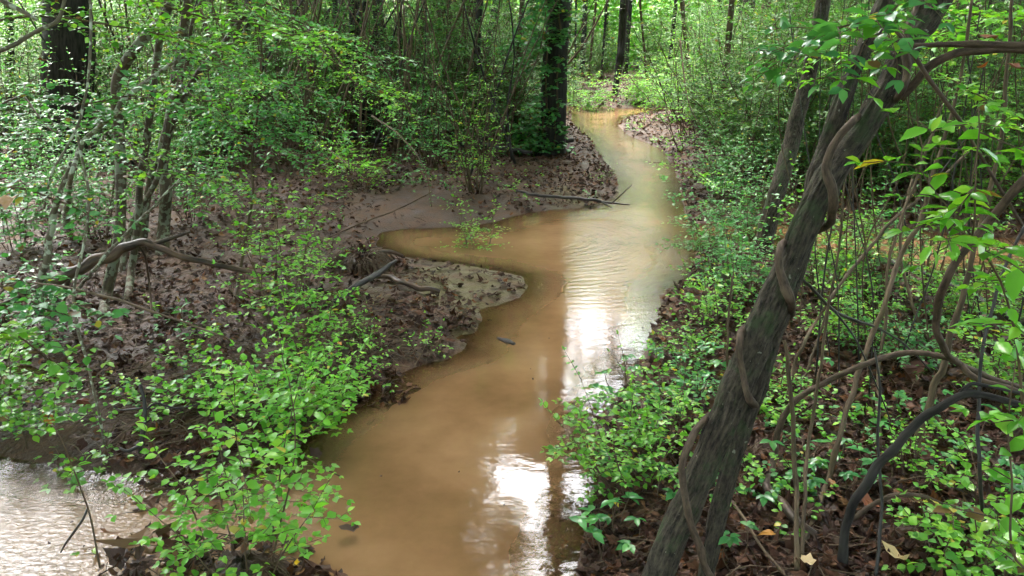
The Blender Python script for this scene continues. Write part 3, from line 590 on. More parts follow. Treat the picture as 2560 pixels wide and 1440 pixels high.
rt = random.Random(31); done = []  # more trees added so their crowns darken the thickets below
for i in range(400):
    if len(done) >= 26: break
    left = len(done) % 3 != 2; px = rt.uniform(300, 1290) if left else rt.uniform(1760, 2500); y_ = rt.uniform(9.5, 16); x_ = (px - 1280) / F * y_ / cp
    H_ = rt.uniform(5.5, 8.5); cs_ = rt.uniform(.85, 1.2); ox = rt.gauss(0, .6)
    if any((x_ - a) ** 2 + (y_ - b) ** 2 < 1.1 for a, b in done) or in_gap((x_ + ox, y_, H_ - 1), 3.3 * cs_) or float(sdist(np.array([x_]), np.array([y_]))[0]) < .6: continue
    done.append((x_, y_)); zz = gz(x_, y_); w_ = rt.uniform(.03, .075)
    e = empty('forest_tree', (x_, y_, zz), 'slim dark tree added in the left thicket to shade it' if left else 'slim dark tree added in the right bank undergrowth to shade it', 'tree', 'slim trees added in the left thicket' if left else 'slim trees added in the right undergrowth')
    tb = Tubes(); pts = catmull([[0, 0, -.1], [rt.gauss(0, .15), rt.gauss(0, .1), 1.2], [rt.gauss(0, .35), rt.gauss(0, .2), H_ * .5], [ox, 0, H_]], .25); tb.tube(pts, np.linspace(w_, w_ * .5, len(pts)), 10, bark_bump(.1, 8), i)
    link('trunk', tb.mesh('trunk', M['dark' if i % 2 else 'stem']), e); add_crown(e, i % 4, (pts[-1][0], 0, H_ - 2), cs_, rt.uniform(0, 6))

# ---- leaning twin trunk with its vine
def zA(py): return 2.22 - (1440 - py) / 1440 * .06
A = [(1600, 1600, 112), (1632, 1490, 98), (1648, 1440, 90), (1690, 1330, 86), (1740, 1220, 86), (1775, 1140, 88), (1815, 1050, 90), (1848, 960, 92), (1888, 860, 94), (1930, 760, 92), (1975, 660, 88), (2018, 560, 86), (2062, 470, 86), (2105, 403, 84), (2150, 336, 80), (2190, 269, 80), (2228, 201, 76), (2258, 134, 78), (2298, 67, 80), (2343, 0, 84)]
B = [(1722, 1610, 66), (1748, 1490, 56), (1757, 1440, 52), (1786, 1296, 56), (1822, 1161, 56), (1866, 1040, 56), (1896, 960, 60), (1925, 850, 64), (1962, 760, 64), (1995, 650, 62), (2025, 540, 60), (2040, 440, 58), (2066, 370, 56), (2090, 300, 55), (2117, 215, 54), (2152, 134, 54), (2214, 0, 54)]
baseT = np.array([*P(1690, 1470, 2.42)[:2], 0.]); baseT[2] = gz(baseT[0], baseT[1])
e = empty('leaning_tree', baseT, 'twin dark mossy trunks leaning right across the right foreground', 'tree')
ta, cA = trunk_px([(a - 3 + (4 if b < 400 else 0), b, w * (.84 if b > 400 else .78), zA(b)) for a, b, w in A], k=96, step=.007, amp=.24, fr=19, seed=1, ext=[(.6, .3, .85), (1.2, .3, .8), (1.8, .4, .7)])
tb2, cB = trunk_px([(a + (8 if b > 1100 else 0), b, w * .80, zA(b) + .055 + .02 * (b < 420)) for a, b, w in B], k=72, step=.007, amp=.26, fr=15, seed=2, ext=[(.8, .3, .85), (1.2, .3, .7), (1.2, .3, .7)])
link('trunk', rebase(ta.mesh('trunk', M['bark']), baseT), e); link('trunk', rebase(tb2.mesh('trunk', M['bark']), baseT), e)
add_crown(e, 1, tuple(cA[-1, :3] - baseT + [.4, .3, 0]), .6, 1)
def stick(name, path, label, cat, mat='vine', k=10, group=None, amp=0.14, seed=0, step=.02, parent=None, tips=None):
    tb, c = trunk_px(path, k, step, amp, 6, seed, kink=True); b = c[0, :3].copy()
    for tpath in (tips or []):
        pts = [P(a, bb, z) for a, bb, w, z in tpath]; rad = [w / F * z / 2 for a, bb, w, z in tpath]; cc = catmull(np.hstack([np.array(pts), np.array(rad)[:, None]]), step); tb.tube(cc[:, :3], cc[:, 3], max(4, k - 3), None, seed + 1)
    o = link(name, rebase(tb.mesh(name, M[mat]), b), loc=b); return tag(o, label, cat, group)
fr_, bk = -.075, .14
V_ = [(1830, 1560, 30, .0), (1795, 1480, 30, .0), (1777, 1440, 30, -.01), (1750, 1380, 30, -.04), (1720, 1296, 30, fr_), (1707, 1229, 30, fr_), (1704, 1178, 29, fr_), (1720, 1128, 28, fr_), (1745, 1072, 26, -.03), (1785, 1030, 26, .06), (1850, 1020, 26, bk), (1890, 1015, 26, .09),
      (1876, 1000, 28, fr_), (1860, 950, 28, fr_), (1847, 890, 28, fr_), (1846, 850, 28, fr_ + .02), (1866, 818, 26, .02), (1920, 800, 26, bk), (1975, 790, 26, .1),
      (1977, 755, 30, fr_), (1963, 708, 31, fr_), (1946, 668, 31, fr_), (1948, 628, 28, fr_ + .02), (1966, 602, 26, .02), (2020, 590, 26, bk), (2066, 565, 28, .05),
      (2084, 525, 30, fr_ + .03), (2076, 480, 31, fr_), (2070, 437, 31, fr_), (2077, 386, 30, fr_), (2098, 344, 28, fr_), (2128, 308, 26, fr_ + .01), (2160, 285, 26, .02), (2205, 268, 26, .07), (2240, 250, 26, -.02), (2256, 225, 28, fr_), (2268, 195, 30, fr_), (2271, 151, 29, fr_), (2264, 111, 27, fr_), (2264, 81, 25, fr_), (2280, 40, 22, fr_ + .02), (2310, -10, 20, .05)]
stick('climbing_vine', [(a, b, w * (.68 + .08 * math.sin(b * .09)), zA(b) + o_) for a, b, w, o_ in V_], 'smooth brown vine spiralling up the twin leaning trunks', 'vine', 'vine', 12, step=.012)
stick('dead_branch', [(2180, 97, 7, 1.98), (2215, 104, 10, 1.97), (2250, 112, 14, 1.96), (2300, 113, 13, 1.95), (2400, 110, 15, 1.93), (2560, 112, 18, 1.9), (2900, 110, 22, 1.85)], 'bare grey horizontal branch crossing the leaning trunks at upper right', 'branch', 'vine', 10)
stick('arching_vine', [(2255, 250, 24, 2.2), (2275, 215, 22, 2.18), (2320, 172, 22, 2.15), (2380, 142, 20, 2.12), (2450, 126, 20, 2.1), (2560, 128, 20, 2.05), (2800, 160, 22, 2.0)], 'reddish brown vine arching right from the leaning trunk below the dead branch', 'vine', 'vine', 10, seed=4)
stick('bare_stick', [(2222, 55, 8, 2.0), (2262, 105, 10, 2.0), (2320, 190, 11, 2.02), (2390, 290, 10, 2.05), (2440, 370, 8, 2.1), (2600, 640, 8, 2.3)], 'thin straight stick slanting down across the leaning trunk top', 'stick', 'vine', 8, seed=5)
def gp(px, py, w, h=.1):
    v = (py - 720) / F; return (px, py, w, (CAMH - h) / (cp * v + sp_))
stick('loop_vine', [(2700, 380, 22, 1.95), (2560, 455, 22, 2.0), (2470, 555, 21, 2.1), (2405, 635, 20, 2.15), (2362, 710, 20, 2.2), (2341, 780, 19, 2.3), (2344, 840, 18, 2.35), (2368, 885, 16, 2.4), (2410, 915, 15, 2.5), (2520, 960, 14, 2.55), (2700, 1000, 14, 2.6)], 'thick brown vine curving in a hanging loop at the right edge', 'vine', 'vine', 10, seed=6)
stick('arched_vine', [gp(1930, 1200, 16), (1935, 1128, 16, 2.85), (1948, 1075, 16, 2.8), (1978, 1015, 15, 2.75), (2020, 978, 15, 2.7), (2080, 950, 15, 2.65), (2153, 913, 15, 2.6), (2237, 886, 15, 2.6), (2321, 884, 15, 2.55), (2389, 905, 15, 2.5), (2440, 945, 15, 2.45), (2560, 985, 15, 2.4), (2800, 1100, 15, 2.4)], 'long brown vine arching low over the litter right of the leaning trunks', 'vine', 'vine', 9, seed=7)
stick('dark_limb', [gp(2106, 1500, 24, .05), (2107, 1440, 23, 2.35), (2110, 1346, 23, 2.3), (2123, 1272, 23, 2.25), (2155, 1220, 23, 2.2), (2204, 1148, 22, 2.15), (2271, 1078, 22, 2.1), (2338, 1027, 21, 2.05), (2405, 982, 20, 2.0), (2440, 985, 18, 2.0), (2523, 1004, 16, 1.95), (2700, 1040, 16, 1.9)], 'dark smooth limb bending over to the right at lower right', 'limb', 'dark', 12, seed=8, tips=[[(2405, 982, 12, 2.0), (2425, 960, 10, 2.0), (2470, 965, 9, 2.0), (2560, 985, 8, 2.0)]])
stick('low_vine', [gp(2100, 1310, 10), gp(2130, 1296, 11, .14), gp(2187, 1259, 12, .2), gp(2237, 1239, 12, .25), gp(2305, 1240, 12, .24), gp(2355, 1262, 12, .2), gp(2439, 1276, 11, .16), gp(2560, 1280, 11, .1), gp(2700, 1300, 10, .05)], 'low thin vine bowed over the leaves at lower right', 'vine', 'vine', 7, seed=9)
stick('surface_root', [gp(1920, 1190, 10, .12), gp(1915, 1215, 20, .14), gp(1940, 1250, 22, .12), gp(1969, 1279, 22, .12), gp(2010, 1320, 22, .11), gp(2080, 1363, 18, .08), gp(2150, 1400, 12, .06)], 'dark root running diagonally over the litter below the arched vine', 'root', 'wood', 9, seed=10)
stick('long_stick', [gp(1830, 1255, 8, .13), gp(1865, 1300, 8, .14), gp(1885, 1340, 8, .14), gp(1920, 1385, 8, .12), gp(1965, 1440, 8, .12)], 'thin pale stick lying diagonally right of the twin trunk bases', 'stick', 'twig', 6, seed=11)
stick('fallen_log', [gp(2190, 645, 10, .1), gp(2240, 660, 14, .14), gp(2305, 682, 15, .14), gp(2405, 724, 17, .15), gp(2506, 782, 18, .15), gp(2600, 830, 18, .15)], 'long grey fallen pole beside the muddy pool on the right', 'log', 'black', 8, seed=12)
stick('black_branch', [(2000, 690, 5, 2.6), (2022, 715, 8, 2.7), (2086, 776, 9, 2.8), (2137, 802, 9, 2.9), (2187, 816, 7, 3.0), (2260, 860, 5, 3.2), (2330, 930, 4, 3.4)], 'black knobbly branch reaching right from behind the leaning trunk', 'branch', 'black', 7, seed=13, tips=[[(2086, 776, 6, 2.8), (2140, 850, 5, 2.85), (2190, 960, 4, 2.9), (2230, 1060, 3, 3.0)]])
rs = [([gp(1995, 1430, 14), (1990, 1195, 12, 2.5), (1975, 960, 11, 2.5), (1960, 850, 8, 2.5)], 'upright thin stem nearest the right side of the twin trunks'),
      ([gp(2004, 1400, 10), (2019, 1128, 9, 2.6), (2045, 960, 8, 2.6), (2075, 740, 6, 2.6)], 'slim brown stem rising beside the nearest upright stem'),
      ([gp(2010, 1360, 14), (2066, 1212, 13, 2.75), (2096, 1094, 13, 2.8), (2137, 960, 13, 2.9), (2187, 816, 13, 3.0), (2214, 755, 13, 3.0), (2244, 655, 13, 3.1), (2271, 598, 12, 3.1), (2305, 547, 11, 3.1), (2330, 440, 9, 3.1), (2390, 250, 8, 3.1), (2430, 0, 7, 3.1)], 'long wavy green-brown stem rising through the right undergrowth'),
      ([gp(2268, 1299, 18), (2278, 1195, 17, 2.95), (2298, 1094, 17, 3.0), (2338, 960, 17, 3.0), (2355, 917, 16, 3.0), (2382, 816, 15, 3.0), (2415, 715, 14, 3.0), (2440, 600, 12, 3.0), (2500, 350, 10, 3.0), (2530, 0, 8, 3.0)], 'thick grey-green sapling stem behind the dark bent limb'),
      ([gp(2190, 1450, 9), (2204, 1262, 8, 2.3), (2195, 1100, 7, 2.3), (2200, 960, 6, 2.3), (2185, 870, 5, 2.3)], 'thin dark stem standing in front of the dark bent limb'),
      ([gp(1965, 1010, 9), (1985, 920, 9, 3.4), (2010, 860, 9, 3.4), (2040, 805, 8, 3.5), (2070, 755, 8, 3.5), (2110, 698, 8, 3.6), (2164, 631, 8, 3.7), (2237, 547, 8, 3.8), (2318, 480, 7, 3.9), (2420, 380, 6, 4)], 'slanting olive stem just right of the leaning trunks'),
      ([gp(1640 + 365, 960, 6), (2060, 800, 6, 3.6), (2095, 640, 6, 3.6), (2110, 480, 5, 3.6), (2130, 300, 4, 3.6)], 'very thin upright stem behind the slanting olive stem'),
      ([gp(1825, 1000, 6), (1818, 900, 6, 3.2), (1822, 800, 6, 3.2), (1830, 690, 5, 3.2)], 'thin tan shoot left of the leaning trunk'),
      ([gp(2470, 1380, 10), (2450, 1200, 10, 2.2), (2445, 1030, 10, 2.2), (2460, 850, 9, 2.2), (2520, 650, 8, 2.2), (2600, 500, 7, 2.2)], 'black upright stem near the right edge'),
      ([gp(2330, 1020, 10), (2350, 930, 9, 3.6), (2200 + 80, 760, 8, 3.7), (2250, 600, 8, 3.8), (2280, 450, 7, 3.9)], 'brown stem crossing behind the loop vine'),
      ([gp(2200, 1100, 9), (2195, 930, 8, 3.5), (2215, 800, 8, 3.6), (2225, 640, 7, 3.7), (2300, 420, 6, 3.8), (2380, 200, 5, 3.8)], 'brown leaning stem between the wavy stem and loop vine')]
for i, (p_, lab) in enumerate(rs): stick('upright_stem', p_, lab, 'stem', 'black' if 'black' in lab or 'dark stem' in lab else 'stem', 8, 'upright stems on the right bank', seed=30 + i)
# extra thin brush stems right
for i in range(38):
    px = R.uniform(1990, 2600); py = R.uniform(640, 1000); q = gp(px, py, 5); tx = R.uniform(-150, 260); w = R.uniform(2.5, 5)
    pth = [(q[0], q[1], w, q[3])] + [(px + tx * f + R.uniform(-35, 35), py - (py + 60) * f * R.uniform(.85, 1), w * (1 - .4 * f), q[3] * (1 - .12 * f)) for f in (.3, .6, .95)]
    stick('brush_stem', pth, 'one of many thin bare stems rising from the right bank undergrowth', 'stem', 'stem' if R.random() < .7 else 'black', 5, 'thin stems in the right undergrowth', seed=60 + i, step=.06)

# ---- left: multi-stem shrub tree, branches
def multi(name, stems, label, mat, cat='tree'):
    b = P(*[stems[0][0][i] for i in (0, 1, 3)]); e = empty(name, b, label, cat)
    for i, p_ in enumerate(stems):
        tb, c = trunk_px(p_, 14, .03, .06, 8, i + 50); link('trunk', rebase(tb.mesh('trunk', M[mat]), b), e)
    return e
multi('multi_stem_tree', [
    [gp(258, 800, 30, .05), (266, 740, 27, 4.7), (285, 650, 25, 4.7), (300, 560, 25, 4.7), (302, 440, 25, 4.7), (298, 336, 26, 4.7), (290, 240, 25, 4.6), (298, 185, 25, 4.6), (340, 120, 25, 4.5), (375, 80, 24, 4.5), (410, 40, 22, 4.4), (450, -40, 20, 4.3)],
    [gp(318, 765, 22, .05), (328, 680, 19, 4.9), (345, 560, 19, 4.9), (350, 460, 18, 4.9), (362, 380, 18, 4.8), (375, 280, 18, 4.7), (392, 150, 18, 4.7), (405, 50, 17, 4.6), (415, -40, 15, 4.6)],
    [gp(405, 650, 34, .05), (410, 560, 30, 5.6), (414, 480, 30, 5.5), (408, 380, 28, 5.5), (425, 300, 26, 5.4), (440, 200, 24, 5.3), (455, 100, 22, 5.2), (470, 0, 20, 5.1)],
    [gp(355, 640, 20, .05), (372, 470, 17, 5.6), (395, 390, 16, 5.5), (440, 290, 15, 5.4), (490, 190, 15, 5.3), (545, 125, 14, 5.2), (610, 40, 13, 5.1), (660, -40, 12, 5)],
    [gp(300, 700, 16, .05), (330, 560, 14, 5.2), (395, 440, 13, 5.2), (430, 260, 12, 5.1), (470, 150, 11, 5.0), (480, 60, 10, 4.9), (520, -30, 10, 4.9)]],
    'clump of several brown mottled trunks fanning upward left of the sapling', 'mott')
stick('lichen_branch', [gp(165, 560, 16), (172, 480, 13, 3.2), (200, 375, 13, 3.1), (232, 330, 12, 3.1), (285, 285, 12, 3.0), (305, 258, 12, 3.0), (350, 215, 11, 3), (400, 180, 10, 3), (432, 158, 7, 2.95)], 'pale lichen-covered branch curving up right in front of the thick dark trunk', 'branch', 'lich', 9, seed=14)
stick('lichen_branch', [(-200, 200, 16, 2.6), (0, 130, 12, 2.6), (60, 95, 11, 2.6), (110, 70, 10, 2.6), (145, 52, 10, 2.6), (162, 10, 9, 2.6), (170, -60, 9, 2.6)], 'pale lichen branch crossing the upper left corner', 'branch', 'lich', 9, seed=15)
stick('bare_branch', [(-200, -160, 12, 1.9), (-50, -40, 12, 1.9), (40, 20, 11, 1.9), (90, 50, 9, 1.9)], 'short blurred grey branch end poking in at the top left corner', 'branch', 'lich', 8, seed=36)
stick('hanging_twig', [(222, -40, 7, 2.4), (226, 60, 7, 2.4), (225, 130, 7, 2.4), (216, 230, 7, 2.4), (200, 295, 7, 2.4), (165, 370, 6, 2.4), (130, 430, 5, 2.4), (110, 520, 5, 2.5)], 'long thin grey twig hanging down in front of the thick dark trunk', 'twig', 'lich', 6, seed=16)
stick('lichen_twig', [gp(262, 1110, 6), (235, 980, 6, 2.9), (222, 920, 6, 2.9), (200, 840, 7, 2.9), (184, 760, 7, 2.9), (192, 690, 7, 2.9), (213, 590, 7, 2.9), (222, 500, 8, 2.9), (215, 440, 7, 2.9), (190, 330, 6, 2.9)], 'white-flecked thin twig standing in the left foreground', 'twig', 'lich', 6, seed=17)
stick('mottled_sapling', [gp(95, 790, 20), (110, 680, 17, 3.8), (125, 590, 16, 3.7), (145, 500, 14, 3.6), (180, 400, 12, 3.5)], 'grey mottled leaning stem at the left edge', 'stem', 'lich', 9, seed=18)
stick('fallen_branch', [(-60, 800, 16, 3.9), (34, 748, 14, 4.0), (100, 715, 17, 4.05), (165, 692, 25, 4.1), (230, 660, 28, 4.15), (300, 625, 27, 4.2), (345, 610, 22, 4.2), (380, 612, 18, 4.2), (420, 628, 17, 4.2), (470, 645, 15, 4.2), (560, 665, 14, 4.25), (650, 684, 13, 4.3), (700, 666, 10, 4.3)], 'dark rotten branch bent like an elbow on the left bank', 'branch', 'wood', 12, seed=19, tips=[[(100, 715, 13, 4.05), (108, 700, 10, 4.05), (118, 682, 5, 4.05)], [(380, 612, 14, 4.2), (430, 595, 10, 4.3), (475, 580, 6, 4.4)], [(345, 612, 7, 4.2), (362, 640, 6, 4.25), (372, 700, 5, 4.4), gp(380, 790, 5)], [gp(150, 790, 12), (170, 700, 12, 4.15)], [gp(690, 740, 7), (690, 672, 6, 4.32)]])
stick('long_stick', [gp(-40, 800, 5), (20, 716, 6, 3.6), (130, 714, 6, 3.5), (260, 740, 7, 3.4), (400, 785, 6, 3.3), (500, 820, 5, 3.25), (565, 845, 4, 3.2), gp(640, 885, 3)], 'long straight brown stick running below the elbow-bent branch', 'stick', 'twig', 6, seed=20)
stick('slanting_stick', [gp(185, 740, 9), (230, 680, 8, 4.0), (300, 600, 8, 3.9), (400, 500, 6, 3.8), (470, 430, 5, 3.8)], 'pale stick leaning up right across the elbow-bent branch', 'stick', 'lich', 6, seed=21)
stick('charred_stick', [gp(350, 1130, 12, .08), (357, 1060, 12, 2.95), (360, 1010, 10, 2.95), (352, 960, 7, 2.95)], 'black forked stick standing upright on the mud at lower left', 'stick', 'black', 8, seed=22, tips=[[(360, 1030, 7, 2.95), (390, 1008, 6, 2.98), (440, 1020, 5, 3.0), (500, 1010, 4, 3.0)], [(358, 1020, 6, 2.95), (300, 1025, 4, 2.95), (285, 1015, 4, 2.95)], [(355, 1110, 10, 2.95), (320, 1128, 9, 2.9), (300, 1120, 7, 2.9)]])
stick('broken_stick', [gp(152, 1380, 4, .02), (170, 1350, 6, 2.45), (200, 1310, 6, 2.4), (218, 1270, 6, 2.4)], 'dark broken stick leaning over the rippling water at lower left', 'stick', 'black', 6, seed=23)
# driftwood by the mud spit
stick('driftwood', [gp(835, 752, 12, .12), gp(880, 722, 16, .16), gp(930, 690, 15, .18), gp(990, 650, 8, .2)], 'grey weathered driftwood stick lying on the mud spit', 'driftwood', 'black', 9, seed=24)
stick('driftwood', [gp(930, 690, 12, .10), gp(975, 690, 13, .1), gp(1015, 712, 14, .09), gp(1060, 722, 13, .08), gp(1100, 728, 11, .06)], 'brown driftwood branch crossing the mud spit behind the grey driftwood', 'driftwood', 'wood', 9, seed=25)
stick('driftwood', [gp(905, 640, 8, .16), gp(940, 632, 10, .16), gp(980, 630, 9, .14), gp(1008, 640, 7, .08)], 'short dark stick jutting over the water from the root clump', 'driftwood', 'wood', 8, seed=26)
stick('bank_branch', [gp(1290, 478, 6, .14), gp(1350, 488, 8, .16), gp(1420, 495, 8, .14), gp(1480, 500, 8, .12), gp(1530, 508, 6, .1), gp(1575, 512, 3, .12)], 'thin dark branch lying along the point of the left bank', 'branch', 'black', 7, seed=27, tips=[[gp(1530, 508, 5, .1), gp(1555, 485, 4, .25), gp(1580, 462, 2, .4)], [gp(1500, 503, 5, .1), gp(1530, 520, 3, .12)]])
stick('submerged_stick', [gp(1245, 845, 6, .0), gp(1265, 855, 13, .0), gp(1285, 862, 9, .0)], 'short dark stick lying half sunk in the shallow water', 'stick', 'black', 7, seed=28)
stick('bank_log', [gp(1130, 360, 8, .15), gp(1200, 365, 12, .18), gp(1260, 372, 12, .16), gp(1330, 380, 9, .14)], 'dark fallen log left of the ivy-covered trunk base', 'log', 'black', 8, seed=29)
stick('bank_log', [gp(1395, 355, 14, .16), gp(1430, 352, 12, .16)], 'short dark log right of the ivy-covered trunk base', 'log', 'black', 8, seed=31)
stick('bank_log', [gp(1620, 240, 6, .15), gp(1680, 238, 9, .18), gp(1760, 242, 9, .15)], 'dark log lying beyond the bend of the stream', 'log', 'black', 8, seed=32)
stick('bank_log', [gp(600, 330, 12, .2), gp(700, 322, 14, .2), gp(850, 345, 16, .2), gp(980, 350, 16, .15)], 'long dark fallen log across the floor of the left thicket', 'log', 'dark', 8, seed=33)
stick('bare_stick', [gp(820, 595, 4, .05), gp(900, 560, 4, .2), (1000, 520, 4, 6.2), (1080, 480, 3, 6.1)], 'thin bare stick slanting above the still inlet', 'stick', 'twig', 5, seed=34)
stick('vine_stem', [(1060, 280, 4, 11), (1130, 245, 7, 10.8), (1200, 205, 8, 10.6), (1260, 185, 7, 10.5), (1340, 150, 6, 10.3)], 'brown leaning branch crossing the thicket beside the ivy-covered tree', 'branch', 'stem', 6, seed=35, step=.08)
# brush stems inside the left thicket
for i in range(125):
    px = R.uniform(300, 1320); py = R.uniform(300, 450) ; q = gp(px, py, 5); tx = R.gauss(0, 130); w = R.uniform(3, 7)
    pth = [(q[0], q[1], w, q[3])] + [(px + tx * f + R.uniform(-14, 14), py - (py + 40) * f, w * (1 - .35 * f), q[3] * (1 - .09 * f)) for f in (.3, .6, 1)]
    stick('brush_stem', pth, 'one of many thin brown stems in the thicket left of the ivy tree', 'stem', ['stem', 'twig', 'twig', 'dark'][i % 4], 5, 'thin stems in the left thicket', seed=160 + i, step=.15)

# ---- ivy on its host tree
iv = Plant(500, 'blue', .078, .72, 1, .05)
tp = [(1374, 386, 10.2), (1384, 300, 10), (1388, 150, 9.7), (1398, 0, 9.3), (1402, -120, 9.1)]
for i in range(125):
    f = iv.r.random() ** .85; seg = f * 4; j = min(int(seg), 3); t = seg - j; px = tp[j][0] * (1 - t) + tp[j + 1][0] * t; py = tp[j][1] * (1 - t) + tp[j + 1][1] * t; zc = tp[j][2] * (1 - t) + tp[j + 1][2] * t
    c = P(px, py, zc); an = iv.r.uniform(2.6, 5.6) ; dr = np.array([math.cos(an), math.sin(an), 0]); p0 = c + dr * .15
    L = iv.r.uniform(.12, .38) * (1.5 if dr[0] < -.2 else .7); iv.spray(p0, dr + [-.25, 0, iv.r.uniform(-.4, .3)], L, True, .2, .003)
for sx in (-.12, .02):
    pts = catmull([P(a, b, c_) + [sx, -.17, 0] for a, b, c_ in tp], .2); iv.tw.tube(pts + iv.r.normal(0, .01, pts.shape), .012, 5)
e = iv.build('climbing_ivy', (0, 0, 0), 'broad-leaved ivy covering the straight trunk beside the stream', 'ivy', mat='leaf'); 
# move origin to the tree foot
def set_origin(e, loc):
    for ch in e.children: ch.location = -Vector(loc)
    e.location = loc
set_origin(e, tuple(P(1374, 386, 10.2)))

# ---- hand placed near shrubs
def near_bush(px, py, seed, pal, leaf, H, spread, nst, nsp, slen, label, name='privet_shrub', cat='shrub', group=None, lod=0, gap=.02, r0=.004, lo=.2, smat='twig', mat='leaf', lean=(0, 0), wid=.62, cl=.05):
    b = on(px, py); p = bush(seed, pal, leaf, H, spread, nst, nsp, slen, lod, gap, r0, lo, 5, wid, lean, cl)
    return p.build(name, tuple(b), label, cat, group, mat, smat)
# foreground privet at lower left
near_bush(625, 1370, 601, 'bright', .034, 1.0, .36, 8, 9, .26, 'bright green privet shrub growing out of the leaf debris at lower left', r0=.004, lo=.42, gap=.028, wid=.72)
near_bush(720, 1040, 602, 'bright', 0.036, .42, 0.75, 8, 8, .26, 'low spreading light green shrub directly behind the foreground privet', gap=.028, wid=.72, lean=(.2, -.1))
near_bush(560, 990, 603, 'bright', 0.034, .36, 0.7, 4, 7, .26, 'low light green shrub on the straw left of centre', gap=.028, wid=.72)
near_bush(760, 890, 605, 'bright', 0.032, .55, .6, 6, 8, .24, 'leafy green shrub at the edge of the mud spit', gap=.028)
near_bush(700, 800, 606, 'bright', .030, .95, .5, 7, 8, .24, 'taller airy green shrub behind the mud spit edge', gap=.029)
near_bush(745, 730, 607, 'bright', .030, 1.0, .35, 7, 9, .22, 'upright fine-leaved shrub below the end of the elbow-bent branch', gap=.029)
near_bush(820, 960, 609, 'bright', .024, .32, .8, 5, 8, .2, 'small shrub leaning over the debris by the water', gap=.022, lean=(.4, 0))
near_bush(880, 830, 612, 'privet', .022, .2, .7, 5, 4, .12, 'small seedling on the mud spit nearest the bank shrub', 'seedling', 'seedling', gap=.02)
near_bush(930, 850, 613, 'privet', .022, .18, .6, 5, 4, .1, 'small seedling clump in the middle of the mud spit', 'seedling', 'seedling', gap=.02)
near_bush(1065, 845, 614, 'privet', .022, .17, .6, 4, 4, .1, 'lone small seedling on the bare mud nearest the water', 'seedling', 'seedling', gap=.02)
near_bush(880, 655, 615, 'bright', .024, .22, .6, 4, 4, .12, 'little seedling growing from the root clump', 'seedling', 'seedling', gap=.022)
near_bush(1195, 585, 616, 'privet', .026, .62, .35, 6, 8, .24, 'drooping fine-leaved shrub hanging over the still inlet', gap=.026)
near_bush(1190, 480, 617, 'privet', .028, 1.4, .28, 9, 11, .3, 'upright shrub with brown stems on the bank behind the inlet', lod=1, gap=.03, r0=.009, smat='stem')
near_bush(1080, 430, 618, 'blue', .028, 1.3, .42, 8, 12, .36, 'blue-green arching shrub left of the inlet', lod=1, gap=.03, r0=.008, smat='stem')
near_bush(1010, 400, 619, 'blue', .030, 1.9, .5, 9, 13, .4, 'tall blue-green arching shrub in front of the leaning dark trunk', lod=1, gap=.032, r0=.008, smat='stem')
near_bush(1280, 350, 620, 'blue', .032, 2.0, .3, 10, 14, .42, 'leafy shrub crowding the left side of the ivy-covered trunk', lod=1, gap=.034, r0=.01, smat='stem')
near_bush(1330, 370, 621, 'privet', .030, .7, .5, 8, 8, .3, 'low shrub at the foot of the ivy-covered trunk', lod=1, gap=.034)
near_bush(900, 470, 622, 'bright', .030, .75, .7, 6, 7, .34, 'short light green shrub beside the reddish mud bank', lod=1, gap=.03)
near_bush(1470, 262, 690, 'privet', .05, 1.0, .8, 14, 10, .4, 'pale low bush on the far bank left of the slender dark tree', lod=2, gap=.06)
near_bush(1400, 250, 691, 'privet', .05, .8, .9, 14, 10, .4, 'low bush on the far bank behind the ivy-covered trunk', lod=2, gap=.06)
near_bush(1600, 252, 692, 'bright', .05, .7, .9, 14, 10, .4, 'low bush on the far bank right of the slender dark tree', lod=2, gap=.06)
near_bush(1660, 262, 693, 'privet', .05, 1.3, .7, 14, 10, .45, 'bush where the far stream bends right', lod=2, gap=.06)
near_bush(1500, 440, 623, 'privet', .024, .18, .6, 4, 4, .14, 'tiny seedling on the left bank point', 'seedling', 'seedling', lod=1, gap=.026)
near_bush(1760, 330, 624, 'bright', .032, 1.7, .6, 16, 14, .4, 'dense feathery light green shrub overhanging the far right bank', lod=2, gap=.032, r0=.009)
near_bush(1700, 300, 625, 'bright', .032, 1.5, .6, 16, 14, .4, 'feathery green shrub at the narrowest bend of the stream', lod=2, gap=.032, r0=.009)
near_bush(1850, 400, 626, 'privet', .030, 1.2, .6, 13, 12, .36, 'leafy shrub on the right bank in front of the feathery shrubs', lod=1, gap=.032)
near_bush(1800, 480, 627, 'blue', .028, .8, .7, 13, 10, .32, 'low shrub spreading over the right bank near the ripples', lod=1, gap=.028)
near_bush(1880, 560, 628, 'blue', .028, .9, .6, 14, 11, .3, 'blue-green shrub at the water edge left of the leaning trunks', lod=1, gap=.026)
near_bush(1800, 660, 629, 'blue', 0.032, .75, .6, 10, 9, .28, 'blue-green shrub leaning over the stream at mid right', lod=0, gap=.029, lean=(-.25, 0))
near_bush(1860, 730, 630, 'blue', 0.032, .6, .6, 9, 8, .26, 'thin-stemmed leafy shrub directly left of the leaning trunk middle', lod=0, gap=.029)
near_bush(1790, 790, 631, 'privet', 0.03, .5, .6, 7, 7, .24, 'low leafy shrub at the bulge of the right bank', gap=.029)
near_bush(1720, 860, 632, 'privet', .024, .22, .9, 5, 6, .2, 'low creeping plant along the right bank mud', gap=.024)
near_bush(1760, 950, 633, 'blue', .026, .26, .9, 6, 6, .2, 'creeping green plants between the stream and the leaning trunk', gap=.026)
near_bush(1570, 1180, 634, 'privet', 0.03, .42, .75, 7, 7, .24, 'fine-leaved shrub leaning over the pool at the right bank', gap=.02, lean=(-.25, .1))
near_bush(1640, 1080, 635, 'privet', 0.03, .36, .8, 6, 6, .24, 'low green shrub behind the fine-leaved shrub on the right bank', gap=.028, lean=(-.2, 0))
